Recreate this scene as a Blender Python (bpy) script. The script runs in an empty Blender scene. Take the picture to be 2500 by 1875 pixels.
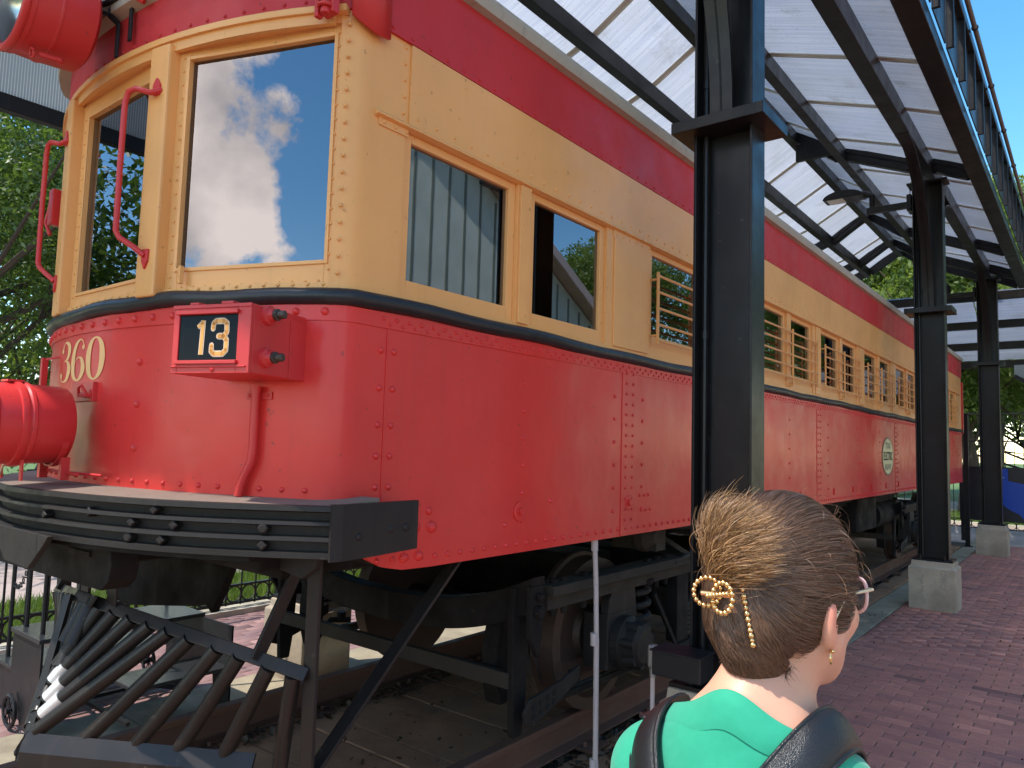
import bpy, math, random
import numpy as np
from mathutils import Vector, Matrix, Euler
random.seed(7); rng = np.random.default_rng(7)
PI = math.pi
scene = bpy.context.scene
COL = scene.collection

# ---------------------------------------------------------------- camera
cam_d = bpy.data.cameras.new('camera'); cam = bpy.data.objects.new('camera', cam_d)
COL.objects.link(cam); scene.camera = cam
yaw, pitch, roll = 0.670235, 0.0813568, 0.0291253
_f = Vector((-math.sin(yaw)*math.cos(pitch), math.cos(yaw)*math.cos(pitch), math.sin(pitch)))
_r = Vector((math.cos(yaw), math.sin(yaw), 0)); _u = _r.cross(_f)
_r2 = _r*math.cos(roll)+_u*math.sin(roll); _u2 = -_r*math.sin(roll)+_u*math.cos(roll)
M = Matrix((_r2, _u2, -_f)).transposed().to_4x4(); M.translation = Vector((0, 0, 1.507))
cam.matrix_world = M
cam_d.sensor_width = 36.0; cam_d.lens = 36*1799.86/2500
cam_d.clip_start = 0.05; cam_d.clip_end = 2000

# ---------------------------------------------------------------- sky, sun, exposure
SUN = Vector((-.25, -.45, .86)).normalized()
world = bpy.data.worlds.new('World'); scene.world = world; world.use_nodes = True
wt = world.node_tree; wt.nodes.clear()
def wn(t, **k):
    n = wt.nodes.new(t)
    for a, b in k.items(): setattr(n, a, b)
    return n
sky = wn('ShaderNodeTexSky', sky_type='NISHITA', sun_disc=False)
sky.sun_elevation = math.asin(SUN.z); sky.sun_rotation = math.atan2(SUN.x, SUN.y) % (2*PI)
sky.air_density = .9; sky.dust_density = .08; sky.ozone_density = 3.5
tc = wn('ShaderNodeTexCoord'); sep = wn('ShaderNodeSeparateXYZ'); wt.links.new(tc.outputs['Generated'], sep.inputs[0])
def wmath(op, a, b=None):
    n = wn('ShaderNodeMath', operation=op)
    for i, v in enumerate((a, b)):
        if v is None: continue
        if isinstance(v, (int, float)): n.inputs[i].default_value = v
        else: wt.links.new(v, n.inputs[i])
    return n.outputs[0]
den = wmath('ADD', wmath('MAXIMUM', sep.outputs[2], 0.02), .12)
comb = wn('ShaderNodeCombineXYZ')
wt.links.new(wmath('DIVIDE', sep.outputs[0], den), comb.inputs[0]); wt.links.new(wmath('DIVIDE', sep.outputs[1], den), comb.inputs[1])
cn = wn('ShaderNodeTexNoise'); cn.inputs['Scale'].default_value = 1.15; cn.inputs['Detail'].default_value = 9; cn.inputs['Roughness'].default_value = .58
cn.inputs['Distortion'].default_value = .25
wt.links.new(comb.outputs[0], cn.inputs['Vector'])
cr = wn('ShaderNodeValToRGB'); cr.color_ramp.elements[0].position = .56; cr.color_ramp.elements[1].position = .66
dirn = wn('ShaderNodeVectorMath', operation='NORMALIZE'); wt.links.new(tc.outputs['Generated'], dirn.inputs[0])
dn_ = wn('ShaderNodeTexNoise'); dn_.inputs['Scale'].default_value = 9; dn_.inputs['Detail'].default_value = 8; dn_.inputs['Roughness'].default_value = .6; wt.links.new(dirn.outputs[0], dn_.inputs['Vector'])
bias = None
for c_, r_ in (((-.385,-.845,.355), .165), ((-.365,-.885,.27), .145), ((-.375,-.80,.45), .16), ((-.285,-.935,.195), .05), ((-.50,-.72,.5),.14), ((.55,.60,.55),.18), ((.2,-.9,.38),.12)):
    dd = wn('ShaderNodeVectorMath', operation='DISTANCE'); dd.inputs[1].default_value = Vector(c_).normalized(); wt.links.new(dirn.outputs[0], dd.inputs[0])
    q_ = wn('ShaderNodeMapRange'); q_.inputs[1].default_value = r_; q_.inputs[2].default_value = 0; q_.inputs[3].default_value = 0; q_.inputs[4].default_value = .42; wt.links.new(dd.outputs['Value'], q_.inputs[0])
    bias = q_.outputs[0] if bias is None else wmath('MAXIMUM', bias, q_.outputs[0])
loc_ = wmath('ADD', wmath('MULTIPLY', dn_.outputs['Fac'], .95), bias)
wt.links.new(wmath('MAXIMUM', loc_, wmath('SUBTRACT', cn.outputs['Fac'], .0)), cr.inputs[0])
mr = wn('ShaderNodeMapRange'); mr.inputs[1].default_value = .45; mr.inputs[2].default_value = -.05
wt.links.new(sep.outputs[1], mr.inputs[0])
cf = wmath('MULTIPLY', cr.outputs[0], mr.outputs[0])
cn2 = wn('ShaderNodeTexNoise'); cn2.inputs['Scale'].default_value = 2.6; cn2.inputs['Detail'].default_value = 6
cn2.inputs['Scale'].default_value = 7; wt.links.new(dirn.outputs[0], cn2.inputs['Vector'])
cc = wn('ShaderNodeValToRGB'); cc.color_ramp.elements[0].position = .35; cc.color_ramp.elements[0].color = (3.4, 3.7, 4.4, 1)
cc.color_ramp.elements[1].position = .62; cc.color_ramp.elements[1].color = (8.0, 8.4, 9.2, 1)
wt.links.new(cn2.outputs['Fac'], cc.inputs[0])
mx = wn('ShaderNodeMixRGB'); wt.links.new(cf, mx.inputs[0]); wt.links.new(sky.outputs[0], mx.inputs[1]); wt.links.new(cc.outputs[0], mx.inputs[2])
hs = wn('ShaderNodeHueSaturation'); hs.inputs['Saturation'].default_value = 1.28; wt.links.new(mx.outputs[0], hs.inputs['Color'])
tn = wn('ShaderNodeMixRGB', blend_type='MULTIPLY'); tn.inputs[0].default_value = 1; tn.inputs[2].default_value = (1.20, 1.0, .80, 1); wt.links.new(hs.outputs[0], tn.inputs[1])
bg = wn('ShaderNodeBackground'); bg.inputs[1].default_value = .15
wo = wn('ShaderNodeOutputWorld'); wt.links.new(tn.outputs[0], bg.inputs[0]); wt.links.new(bg.outputs[0], wo.inputs[0])
sun_d = bpy.data.lights.new('sun', 'SUN'); sun_d.energy = 2.0; sun_d.angle = math.radians(.53); sun_d.color = (1, .95, .87)
sun = bpy.data.objects.new('sun', sun_d); COL.objects.link(sun); sun.rotation_euler = SUN.to_track_quat('Z', 'Y').to_euler()
scene.view_settings.view_transform = 'Standard'; scene.view_settings.look = 'None'
scene.view_settings.exposure = 1.6; scene.view_settings.gamma = 1.0; scene.view_settings.use_curve_mapping = False

# ---------------------------------------------------------------- materials
MATS = {}
class NT:
    def __init__(s, name):
        s.m = bpy.data.materials.new(name); s.m.use_nodes = True; s.t = s.m.node_tree; s.t.nodes.clear()
        s.out = s.n('ShaderNodeOutputMaterial')
    def n(s, t, **k):
        x = s.t.nodes.new(t)
        for a, b in k.items(): setattr(x, a, b)
        return x
    def l(s, a, b): s.t.links.new(a, b)
    def noise(s, scale, detail=4, rough=.55, vec=None, dist=0):
        x = s.n('ShaderNodeTexNoise'); x.inputs['Scale'].default_value = scale; x.inputs['Detail'].default_value = detail
        x.inputs['Roughness'].default_value = rough; x.inputs['Distortion'].default_value = dist
        if vec is not None: s.l(vec, x.inputs['Vector'])
        return x.outputs['Fac']
    def co(s, scale=(1, 1, 1), kind='Object'):
        c = s.n('ShaderNodeTexCoord'); mp = s.n('ShaderNodeMapping'); mp.inputs['Scale'].default_value = scale
        s.l(c.outputs[kind], mp.inputs['Vector']); return mp.outputs[0]
    def ramp(s, f, stops):
        r = s.n('ShaderNodeValToRGB'); e = r.color_ramp.elements
        while len(e) < len(stops): e.new(.5)
        for i, (p, c) in enumerate(stops):
            e[i].position = p; e[i].color = (c, c, c, 1) if isinstance(c, (int, float)) else (*c, 1)
        s.l(f, r.inputs[0]); return r.outputs[0]
    def mix(s, f, a, b, mode='MIX'):
        x = s.n('ShaderNodeMixRGB', blend_type=mode)
        for i, v in enumerate((f, a, b)):
            if isinstance(v, (int, float)): x.inputs[i].default_value = v if i == 0 else (v, v, v, 1)
            elif isinstance(v, tuple): x.inputs[i].default_value = (*v, 1)
            else: s.l(v, x.inputs[i])
        return x.outputs[0]
    def bump(s, h, strength=.3, dist=.01, nrm=None):
        b = s.n('ShaderNodeBump'); b.inputs['Strength'].default_value = strength; b.inputs['Distance'].default_value = dist
        s.l(h, b.inputs['Height'])
        if nrm is not None: s.l(nrm, b.inputs['Normal'])
        return b.outputs[0]
    def bsdf(s, col, rough=.5, metal=0, nrm=None, **k):
        b = s.n('ShaderNodeBsdfPrincipled')
        for key, v in (('Base Color', col), ('Roughness', rough), ('Metallic', metal)):
            if isinstance(v, tuple): b.inputs[key].default_value = (*v, 1)
            elif isinstance(v, (int, float)): b.inputs[key].default_value = v
            else: s.l(v, b.inputs[key])
        if nrm is not None: s.l(nrm, b.inputs['Normal'])
        for key, v in k.items(): b.inputs[key.replace('_', ' ')].default_value = v
        s.l(b.outputs[0], s.out.inputs[0]); s.b = b; return b

def paint(name, col, rough=.38, dirt=.25, wav=.35, coat=.25, streak=True, dark=(.05, .035, .03)):
    t = NT(name); v = t.co((1, 1, 1), 'Object')
    big = t.noise(1.7, 4, .6, v); fine = t.noise(60, 3, .6, v)
    c = t.mix(t.ramp(big, [(.3, 0.0), (.75, .8)]), col, tuple(x*.80 for x in col))
    c = t.mix(t.ramp(t.noise(.8, 5, .65, t.co((1,1,2.2), 'Object')), [(.5, 0.0), (.7, .10)]), c, tuple(min(1, x*.8+.05) for x in col))
    if streak:
        vs = t.co((14, 14, .7), 'Object'); st = t.noise(1.0, 5, .7, vs)
        c = t.mix(t.ramp(st, [(.56, 0.0), (.8, dirt)]), c, dark)
    spots = t.noise(38, 2, .5, v)
    c = t.mix(t.ramp(spots, [(.70, 0.0), (.76, .5)]), c, dark)
    w = t.noise(2.2, 3, .5, v); n1 = t.bump(w, wav, .03); n2 = t.bump(fine, .06, .003, n1)
    r = t.ramp(t.noise(5, 5, .6, v), [(.3, rough*.8), (.7, min(1, rough*1.35))])
    t.bsdf(c, r, 0, n2, Coat_Weight=coat, Coat_Roughness=.18, Specular_IOR_Level=.28)
    MATS[name] = t.m; return t.m
paint('red_paint', (.70, .036, .030), .38, .14, .75, .22)
paint('red_dull', (.55, .030, .032), .5, .14, .35, .04)
paint('cream_paint', (.84, .40, .13), .40, .16, .6, .18, dark=(.25, .12, .04))
paint('grey_roof', (.42, .35, .27), .85, .5, .6, 0, dark=(.10, .08, .06))
paint('black_steel', (.017, .013, .0115), .45, .25, .3, .15, dark=(.09, .07, .055))
paint('bumper_steel', (.020, .016, .014), .55, .35, .7, .05, dark=(.07, .055, .045))
paint('deck_dust', (.22, .165, .13), .7, .5, .8, 0, dark=(.04, .03, .025))
paint('column_paint', (.0095, .0085, .0088), .36, .30, .25, .05, dark=(.07, .06, .055))
paint('truck_grime', (.0085, .006, .0048), .75, .35, .6, 0, dark=(.07, .045, .03))
paint('iron_black', (.012, .012, .013), .45, .1, .1, .1)
paint('rail_rust', (.13, .062, .042), .75, .5, .5, 0, dark=(.03, .018, .012))
paint('pvc_grey', (.50, .41, .38), .55, .3, .05, 0, dark=(.2, .16, .14))
paint('plain_red_metal', (.60, .034, .034), .40, .08, .12, .2)
paint('gutter_brown', (.15, .115, .10), .5, .3, .2, 0)
paint('belt_rubber', (.022, .022, .024), .36, .3, .8, .1, dark=(.08, .07, .06))
paint('sage_board', (.62, .69, .60), .6, .1, .1, 0, dark=(.2, .2, .16))
paint('sage_trim', (.20, .23, .19), .6, .1, .1, 0)

def simple(name, col, rough=.5, metal=0, bump=None, **k):
    t = NT(name); n = None
    if bump: n = t.bump(t.noise(bump[0], 4, .6, t.co()), bump[1], .01)
    t.bsdf(col, rough, metal, n, **k); MATS[name] = t.m; return t.m
simple('gold', (.83, .55, .25), .22, 1.0)
simple('bolt_brass', (.10, .085, .07), .4, .8, (200, .3))
simple('number_orange', (.78, .36, .08), .5)
simple('number_outline', (.75, .55, .40), .5)
simple('number_cream', (.85, .48, .19), .5)
simple('sign_black', (.006, .007, .009), .12, 0, Coat_Weight=.0, Specular_IOR_Level=.08)
simple('logo_cream', (.85, .74, .38), .6)
simple('pier_mark', (.27, .235, .18), .9)
simple('logo_ink', (.03, .025, .02), .5)
simple('checker_black', (.03,.03,.032), .3, .3, (160, .6))
simple('panel_black', (.010, .010, .014), .3)
simple('panel_blue', (.008, .05, .33), .3)
simple('panel_white', (.65, .68, .7), .4)
simple('interior_dark', (.02, .017, .014), .8)
simple('interior_red', (.20, .02, .02), .6)
simple('strand_cord', (.30, .17, .09), .8)
simple('reflector_dull', (.75,.74,.72), .35, .5)
simple('eye_white', (.8, .78, .74), .2)
simple('jeans', (.03, .05, .11), .85, 0, (300, .4))
simple('shoe_white', (.6, .6, .58), .6)
simple('alu_joint', (.62, .60, .52), .4, .3, (8, .2))
simple('lamp_lens_led', (.75, .74, .68), .3)
simple('pipe_grey_metal', (.30, .29, .27), .45, .7, (90, .3))
simple('lip', (.45, .14, .11), .5)

def m_glass(name, tint, refl, rough=.004, wav=0):
    t = NT(name); tr = t.n('ShaderNodeBsdfTransparent'); tr.inputs[0].default_value = (*tint, 1)
    gl = t.n('ShaderNodeBsdfGlossy'); gl.inputs['Roughness'].default_value = rough; gl.inputs[0].default_value = (.90, .90, .96, 1)
    if wav: t.l(t.bump(t.noise(3, 2, .5, t.co()), wav, .01), gl.inputs['Normal'])
    fr = t.n('ShaderNodeFresnel'); fr.inputs[0].default_value = refl
    mxx = t.n('ShaderNodeMixShader'); t.l(fr.outputs[0], mxx.inputs[0]); t.l(tr.outputs[0], mxx.inputs[1]); t.l(gl.outputs[0], mxx.inputs[2])
    t.l(mxx.outputs[0], t.out.inputs[0]); MATS[name] = t.m
m_glass('window_glass', (.45, .47, .47), 2.7, .003, .012)
m_glass('front_glass', (.40, .42, .46), 2.5, .003, .010)
m_glass('lamp_glass', (.80, .80, .78), 1.7, .02)
m_glass('lens_clear', (.93, .93, .93), 1.45)
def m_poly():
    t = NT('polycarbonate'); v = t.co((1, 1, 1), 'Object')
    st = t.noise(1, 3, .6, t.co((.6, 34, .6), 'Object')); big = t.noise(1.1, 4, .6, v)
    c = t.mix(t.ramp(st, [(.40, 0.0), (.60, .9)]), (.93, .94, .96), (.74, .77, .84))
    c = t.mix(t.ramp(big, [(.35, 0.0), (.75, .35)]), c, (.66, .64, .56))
    c = t.mix(t.ramp(t.noise(2.6, 7, .72, v), [(.56, 0.0), (.74, .5)]), c, (.40, .38, .30))  # blotches for dirt and for leaf shadows painted into the panel colour
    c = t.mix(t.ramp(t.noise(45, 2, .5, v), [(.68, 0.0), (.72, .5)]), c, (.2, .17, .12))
    tl = t.n('ShaderNodeBsdfTranslucent'); t.l(c, tl.inputs[0])
    df = t.n('ShaderNodeBsdfDiffuse'); t.l(c, df.inputs[0])
    gl = t.n('ShaderNodeBsdfGlossy'); gl.inputs['Roughness'].default_value = .22; gl.inputs[0].default_value = (.7, .72, .8, 1)
    tp = t.n('ShaderNodeBsdfTransparent'); tp.inputs[0].default_value = (.95, .97, 1, 1)
    m1 = t.n('ShaderNodeMixShader'); m1.inputs[0].default_value = .10; t.l(tl.outputs[0], m1.inputs[1]); t.l(df.outputs[0], m1.inputs[2])
    m2 = t.n('ShaderNodeMixShader'); m2.inputs[0].default_value = .30; t.l(m1.outputs[0], m2.inputs[1]); t.l(tp.outputs[0], m2.inputs[2])
    fr = t.n('ShaderNodeFresnel'); fr.inputs[0].default_value = 1.45
    m3 = t.n('ShaderNodeMixShader'); t.l(fr.outputs[0], m3.inputs[0]); t.l(m2.outputs[0], m3.inputs[1]); t.l(gl.outputs[0], m3.inputs[2])
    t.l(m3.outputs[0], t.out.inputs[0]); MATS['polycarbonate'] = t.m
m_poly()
def m_concrete(name, a, b, stain):
    t = NT(name); v = t.co()
    c = t.mix(t.ramp(t.noise(4, 6, .65, v), [(.3, 0.0), (.7, 1.0)]), a, b)
    c = t.mix(t.ramp(t.noise(1.3, 6, .7, v), [(.48, 0.0), (.72, .75)]), c, stain)
    c = t.mix(t.ramp(t.noise(90, 2, .5, v), [(.6, 0.0), (.75, .35)]), c, (.08, .07, .06))
    n = t.bump(t.noise(120, 4, .7, v), .35, .004); n = t.bump(t.noise(7, 5, .6, v), .4, .01, n)
    t.bsdf(c, .88, 0, n); MATS[name] = t.m
m_concrete('pier_concrete', (.46, .375, .275), (.33, .27, .20), (.20, .14, .09))
m_concrete('strip_concrete', (.38, .32, .22), (.25, .205, .14), (.10, .08, .055))
m_concrete('track_slab', (.13, .09, .06), (.085, .06, .042), (.05, .035, .025))
m_concrete('wood_plank', (.40, .205, .105), (.27, .135, .07), (.11, .06, .035))
m_concrete('street_pave', (.46, .36, .32), (.36, .27, .24), (.30, .24, .22))
m_concrete('curb_concrete', (.52, .48, .38), (.42, .38, .3), (.25, .2, .15))
def m_brick(name, a, b, c3):
    t = NT(name); at = t.n('ShaderNodeAttribute', attribute_name='tone'); v = t.co((1, 1, 1), 'Object')
    oi = t.n('ShaderNodeObjectInfo')
    f = t.n('ShaderNodeMath', operation='ADD'); t.l(at.outputs['Fac'], f.inputs[0]); t.l(oi.outputs['Random'], f.inputs[1])
    fr = t.n('ShaderNodeMath', operation='FRACT'); t.l(f.outputs[0], fr.inputs[0])
    c = t.ramp(fr.outputs[0], [(0, c3), (.18, b), (.5, a), (.78, b), (.9, tuple(min(1,x*1.35) for x in a)), (1, tuple(x*.62 for x in c3))])
    c = t.mix(t.ramp(t.noise(3, 5, .6, v), [(.35, 0.0), (.75, .45)]), c, (.17, .09, .08))
    c = t.mix(t.ramp(t.noise(70, 3, .6, v), [(.45, 0.0), (.8, .4)]), c, (.30, .17, .14))
    n = t.bump(t.noise(150, 3, .6, v), .3, .003)
    t.bsdf(c, t.ramp(t.noise(9, 4, .6, v), [(.3, .5), (.7, .8)]), 0, n); MATS[name] = t.m
m_brick('brick_red', (.50, .205, .145), (.43, .17, .125), (.33, .14, .115))
m_brick('brick_pink', (.30, .17, .155), (.26, .145, .135), (.22, .13, .13))
def m_ground(name, a, b, c3, scale=3):
    t = NT(name); v = t.co()
    c = t.mix(t.ramp(t.noise(scale, 6, .7, v), [(.3, 0.0), (.7, 1.0)]), a, b)
    c = t.mix(t.ramp(t.noise(scale*12, 4, .7, v), [(.45, 0.0), (.8, .7)]), c, c3)
    t.bsdf(c, .95, 0, t.bump(t.noise(60, 4, .7, v), .5, .01)); MATS[name] = t.m
m_ground('joint_sand', (.10, .07, .055), (.24, .19, .15), (.07, .05, .04), 1.2)
m_ground('soil_debris', (.045, .032, .024), (.075, .055, .038), (.03, .02, .015), 6)
m_ground('lawn_ground', (.10, .16, .03), (.065, .12, .022), (.16, .2, .05), 2)
def m_leaf(name, a, b, tr):
    t = NT(name); at = t.n('ShaderNodeAttribute', attribute_name='tone')
    c = t.ramp(at.outputs['Fac'], [(0, a), (1, b)])
    d = t.n('ShaderNodeBsdfPrincipled'); d.inputs['Roughness'].default_value = .45; t.l(c, d.inputs['Base Color'])
    tl = t.n('ShaderNodeBsdfTranslucent'); t.l(t.mix(1, c, tr, 'MULTIPLY'), tl.inputs[0])
    m1 = t.n('ShaderNodeMixShader'); m1.inputs[0].default_value = .42; t.l(d.outputs[0], m1.inputs[1]); t.l(tl.outputs[0], m1.inputs[2])
    t.l(m1.outputs[0], t.out.inputs[0]); MATS[name] = t.m
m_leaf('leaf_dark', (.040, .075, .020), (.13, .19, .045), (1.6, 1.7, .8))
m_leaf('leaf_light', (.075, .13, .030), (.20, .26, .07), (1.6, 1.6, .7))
m_leaf('grass_blade', (.09, .14, .03), (.19, .25, .06), (1.5, 1.6, .6))
m_leaf('dead_leaf', (.05, .03, .02), (.17, .11, .06), (1, 1, 1))
paint('bark', (.10, .075, .055), .9, .5, 1, 0)
def m_hair(name, a, b, c3):
    t = NT(name); at = t.n('ShaderNodeAttribute', attribute_name='tone')
    c = t.ramp(at.outputs['Fac'], [(0, a), (.6, b), (1, c3)])
    t.bsdf(c, .46, 0, None); t.b.inputs['Specular IOR Level'].default_value = .5
    MATS[name] = t.m
m_hair('hair_brown', (.065, .031, .017), (.155, .076, .041), (.33, .17, .085))
m_hair('hair_tips', (.11, .052, .022), (.34, .165, .062), (.60, .35, .14))
def m_skin():
    t = NT('skin'); v = t.co()
    at = t.n('ShaderNodeAttribute', attribute_name='tone')
    c = t.mix(t.ramp(t.noise(25, 4, .6, v), [(.35, 0.0), (.7, .3)]), (.70, .36, .235), (.60, .27, .18))
    c = t.mix(at.outputs['Fac'], c, (.75, .20, .13))
    t.bsdf(c, .48, 0, t.bump(t.noise(420, 2, .5, v), .12, .001), Subsurface_Weight=.25, Subsurface_Scale=.02)
    t.b.inputs['Subsurface Radius'].default_value = (1, .35, .2); MATS['skin'] = t.m
m_skin()
def m_shirt():
    t = NT('shirt_green'); v = t.co()
    w = t.n('ShaderNodeTexWave'); w.inputs['Scale'].default_value = 320; w.inputs['Distortion'].default_value = .6; t.l(v, w.inputs['Vector'])
    c = t.mix(t.ramp(t.noise(35, 5, .7, v), [(.35, 0.0), (.75, .45)]), (.010, .29, .165), (.022, .36, .215))
    n = t.bump(w.outputs['Fac'], .15, .001); n = t.bump(t.noise(14, 3, .5, v), .35, .012, n)
    t.bsdf(c, .8, 0, n, Sheen_Weight=.2); MATS['shirt_green'] = t.m
m_shirt()
def m_leather():
    t = NT('black_leather'); v = t.co()
    vo = t.n('ShaderNodeTexVoronoi'); vo.inputs['Scale'].default_value = 800; t.l(v, vo.inputs['Vector'])
    n = t.bump(vo.outputs['Distance'], .55, .0009)
    t.bsdf((.010, .010, .011), .33, 0, n); MATS['black_leather'] = t.m
m_leather()
simple('glasses_pink', (.80, .48, .42), .2, 0)
simple('temple_cream', (.75, .60, .38), .35, 0)

# ---------------------------------------------------------------- mesh helper
class MB:
    def __init__(s): s.v = []; s.f = []; s.tone = []; s.marks = []
    def add(s, vs, fs, tone=0.0):
        o = len(s.v); s.marks.append((o, len(vs), len(s.f), len(fs))); s.v.extend([tuple(p) for p in vs]); s.f.extend([tuple(i+o for i in f) for f in fs]); s.tone.extend([tone]*len(fs)); return s
    def box(s, a, b, tone=0.0):
        x0, y0, z0 = a; x1, y1, z1 = b
        vs = [(x0,y0,z0),(x1,y0,z0),(x1,y1,z0),(x0,y1,z0),(x0,y0,z1),(x1,y0,z1),(x1,y1,z1),(x0,y1,z1)]
        return s.add(vs, [(0,3,2,1),(4,5,6,7),(0,1,5,4),(1,2,6,5),(2,3,7,6),(3,0,4,7)], tone)
    def beam(s, p, q, w, h, up=(0,0,1)):
        p = Vector(p); q = Vector(q); d = (q-p).normalized(); up = Vector(up)
        if abs(d.dot(up)) > .98: up = Vector((1,0,0))
        r = d.cross(up).normalized(); u = r.cross(d)
        vs = [c+r*(i*w/2)+u*(j*h/2) for c in (p, q) for i, j in ((-1,-1),(1,-1),(1,1),(-1,1))]
        return s.add(vs, [(0,3,2,1),(4,5,6,7),(0,1,5,4),(1,2,6,5),(2,3,7,6),(3,0,4,7)])
    def tube(s, pts, r, n=10, caps=True):
        pts = [Vector(p) for p in pts]; rs = r if isinstance(r, (list, tuple)) else [r]*len(pts)
        vs = []; fs = []; prev = None
        for i, p in enumerate(pts):
            d = (pts[min(i+1, len(pts)-1)]-pts[max(i-1, 0)]).normalized()
            if prev is None:
                a = Vector((0,0,1)) if abs(d.z) < .9 else Vector((1,0,0)); x = d.cross(a).normalized()
            else: x = (prev-d*prev.dot(d)).normalized()
            prev = x; y = d.cross(x)
            for k in range(n):
                t = 2*PI*k/n; vs.append(p+(x*math.cos(t)+y*math.sin(t))*rs[i])
        for i in range(len(pts)-1):
            for k in range(n):
                a = i*n+k; b = i*n+(k+1) % n; fs.append((a, b, b+n, a+n))
        if caps: fs.append(tuple(range(n-1, -1, -1))); fs.append(tuple((len(pts)-1)*n+k for k in range(n)))
        return s.add(vs, fs)
    def lathe(s, c, axis, prof, n=32, cap=True):
        c = Vector(c); d = Vector(axis).normalized(); a = Vector((0,0,1)) if abs(d.z) < .9 else Vector((1,0,0))
        x = d.cross(a).normalized(); y = d.cross(x); vs = []; fs = []
        for (t, r) in prof:
            for k in range(n):
                g = 2*PI*k/n; vs.append(c+d*t+(x*math.cos(g)+y*math.sin(g))*r)
        for i in range(len(prof)-1):
            for k in range(n):
                p = i*n+k; q = i*n+(k+1) % n; fs.append((p, p+n, q+n, q))
        if cap:
            if prof[0][1] > 1e-5: fs.append(tuple(range(n)))
            if prof[-1][1] > 1e-5: fs.append(tuple((len(prof)-1)*n+k for k in range(n-1, -1, -1)))
        return s.add(vs, fs)
    def dome(s, c, nrm, r, h=.5, n=8):
        return s.lathe(c, nrm, [(-.002, r*1.05), (0, r), (h*r*.55, r*.82), (h*r*.9, r*.45), (h*r, 1e-6)], n, False)
    def sphere(s, c, r, n=10, m=6):
        c = Vector(c); rr = r if isinstance(r, tuple) else (r, r, r); vs = []; fs = []
        for i in range(m+1):
            t = PI*i/m
            for k in range(n):
                g = 2*PI*k/n; vs.append(c+Vector((rr[0]*math.sin(t)*math.cos(g), rr[1]*math.sin(t)*math.sin(g), rr[2]*math.cos(t))))
        for i in range(m):
            for k in range(n):
                a = i*n+k; b = i*n+(k+1) % n; fs.append((a, a+n, b+n, b))
        return s.add(vs, fs)
    def torus(s, c, axis, R, r, n=24, m=8, a0=0, a1=2*PI):
        d = Vector(axis).normalized(); a = Vector((0,0,1)) if abs(d.z) < .9 else Vector((1,0,0)); x = d.cross(a).normalized(); y = d.cross(x)
        full = abs(a1-a0-2*PI) < 1e-4
        pts = [Vector(c)+(x*math.cos(a0+(a1-a0)*k/n)+y*math.sin(a0+(a1-a0)*k/n))*R for k in range(n+1)]
        return s.tube(pts, r, m, not full)
    def prism(s, poly, o, ex, ey, ez, depth):
        """polygon (list of 2d) in plane o+ex*x+ey*y extruded along ez"""
        o = Vector(o); ex = Vector(ex); ey = Vector(ey); ez = Vector(ez); n = len(poly)
        vs = [o+ex*x+ey*y for x, y in poly]+[o+ex*x+ey*y+ez*depth for x, y in poly]
        fs = [tuple(range(n-1, -1, -1)), tuple(range(n, 2*n))]+[(i, (i+1) % n, (i+1) % n+n, i+n) for i in range(n)]
        return s.add(vs, fs)
    def split(s, name, mat, parent=None, **k):
        for (o, nv, fo, nf) in s.marks:
            q = MB(); q.add(s.v[o:o+nv], [tuple(i-o for i in f) for f in s.f[fo:fo+nf]]); q.build(name, mat, parent, **k)
    def build(s, name, mat, parent=None, smooth=False, bevel=0, kind=None, fix=True):
        me = bpy.data.meshes.new(name); me.from_pydata(s.v, [], s.f)
        me.materials.append(MATS[mat])
        if any(s.tone):
            at = me.attributes.new('tone', 'FLOAT', 'FACE'); at.data.foreach_set('value', s.tone)
        if fix:
            import bmesh
            bm = bmesh.new(); bm.from_mesh(me); bmesh.ops.recalc_face_normals(bm, faces=bm.faces); bm.to_mesh(me); bm.free()
        if smooth:
            me.shade_smooth()
            try: me.set_sharp_from_angle(angle=math.radians(38))
            except Exception: pass
        o = bpy.data.objects.new(name, me); COL.objects.link(o)
        if parent is not None: o.parent = parent
        if bevel:
            b = o.modifiers.new('bevel', 'BEVEL'); b.width = bevel; b.segments = 2; b.limit_method = 'ANGLE'; b.angle_limit = math.radians(35); b.harden_normals = False
        if kind: o['kind'] = kind
        return o
def thing(name, label, cat, group=None, loc=(0,0,0)):
    o = bpy.data.objects.new(name, None); COL.objects.link(o); o.location = loc; o.empty_display_size = .2
    o['label'] = label; o['category'] = cat
    if group: o['group'] = group
    return o
def tag(o, label, cat, group=None):
    o['label'] = label; o['category'] = cat
    if group: o['group'] = group
    return o
def copy_tree(o, parent=None):
    c = o.copy(); COL.objects.link(c)
    if parent is not None: c.parent = parent
    for ch in list(o.children): copy_tree(ch, c)
    return c
def raw_mesh(name, V, F4, mat, tone=None, parent=None, kind=None, smooth=False, point_tone=False):
    """fast mesh from numpy arrays; F4: (n,k) index array"""
    me = bpy.data.meshes.new(name); n, k = F4.shape
    me.vertices.add(len(V)); me.vertices.foreach_set('co', np.asarray(V, np.float32).ravel())
    me.loops.add(n*k); me.loops.foreach_set('vertex_index', F4.astype(np.int32).ravel())
    me.polygons.add(n); me.polygons.foreach_set('loop_start', np.arange(0, n*k, k, dtype=np.int32)); me.polygons.foreach_set('loop_total', np.full(n, k, np.int32))
    if tone is not None:
        at = me.attributes.new('tone', 'FLOAT', 'POINT' if point_tone else 'FACE'); at.data.foreach_set('value', np.asarray(tone, np.float32))
    me.update(calc_edges=True); me.validate()
    me.materials.append(MATS[mat])
    if smooth: me.shade_smooth()
    o = bpy.data.objects.new(name, me); COL.objects.link(o)
    if parent is not None: o.parent = parent
    if kind: o['kind'] = kind
    return o
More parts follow.
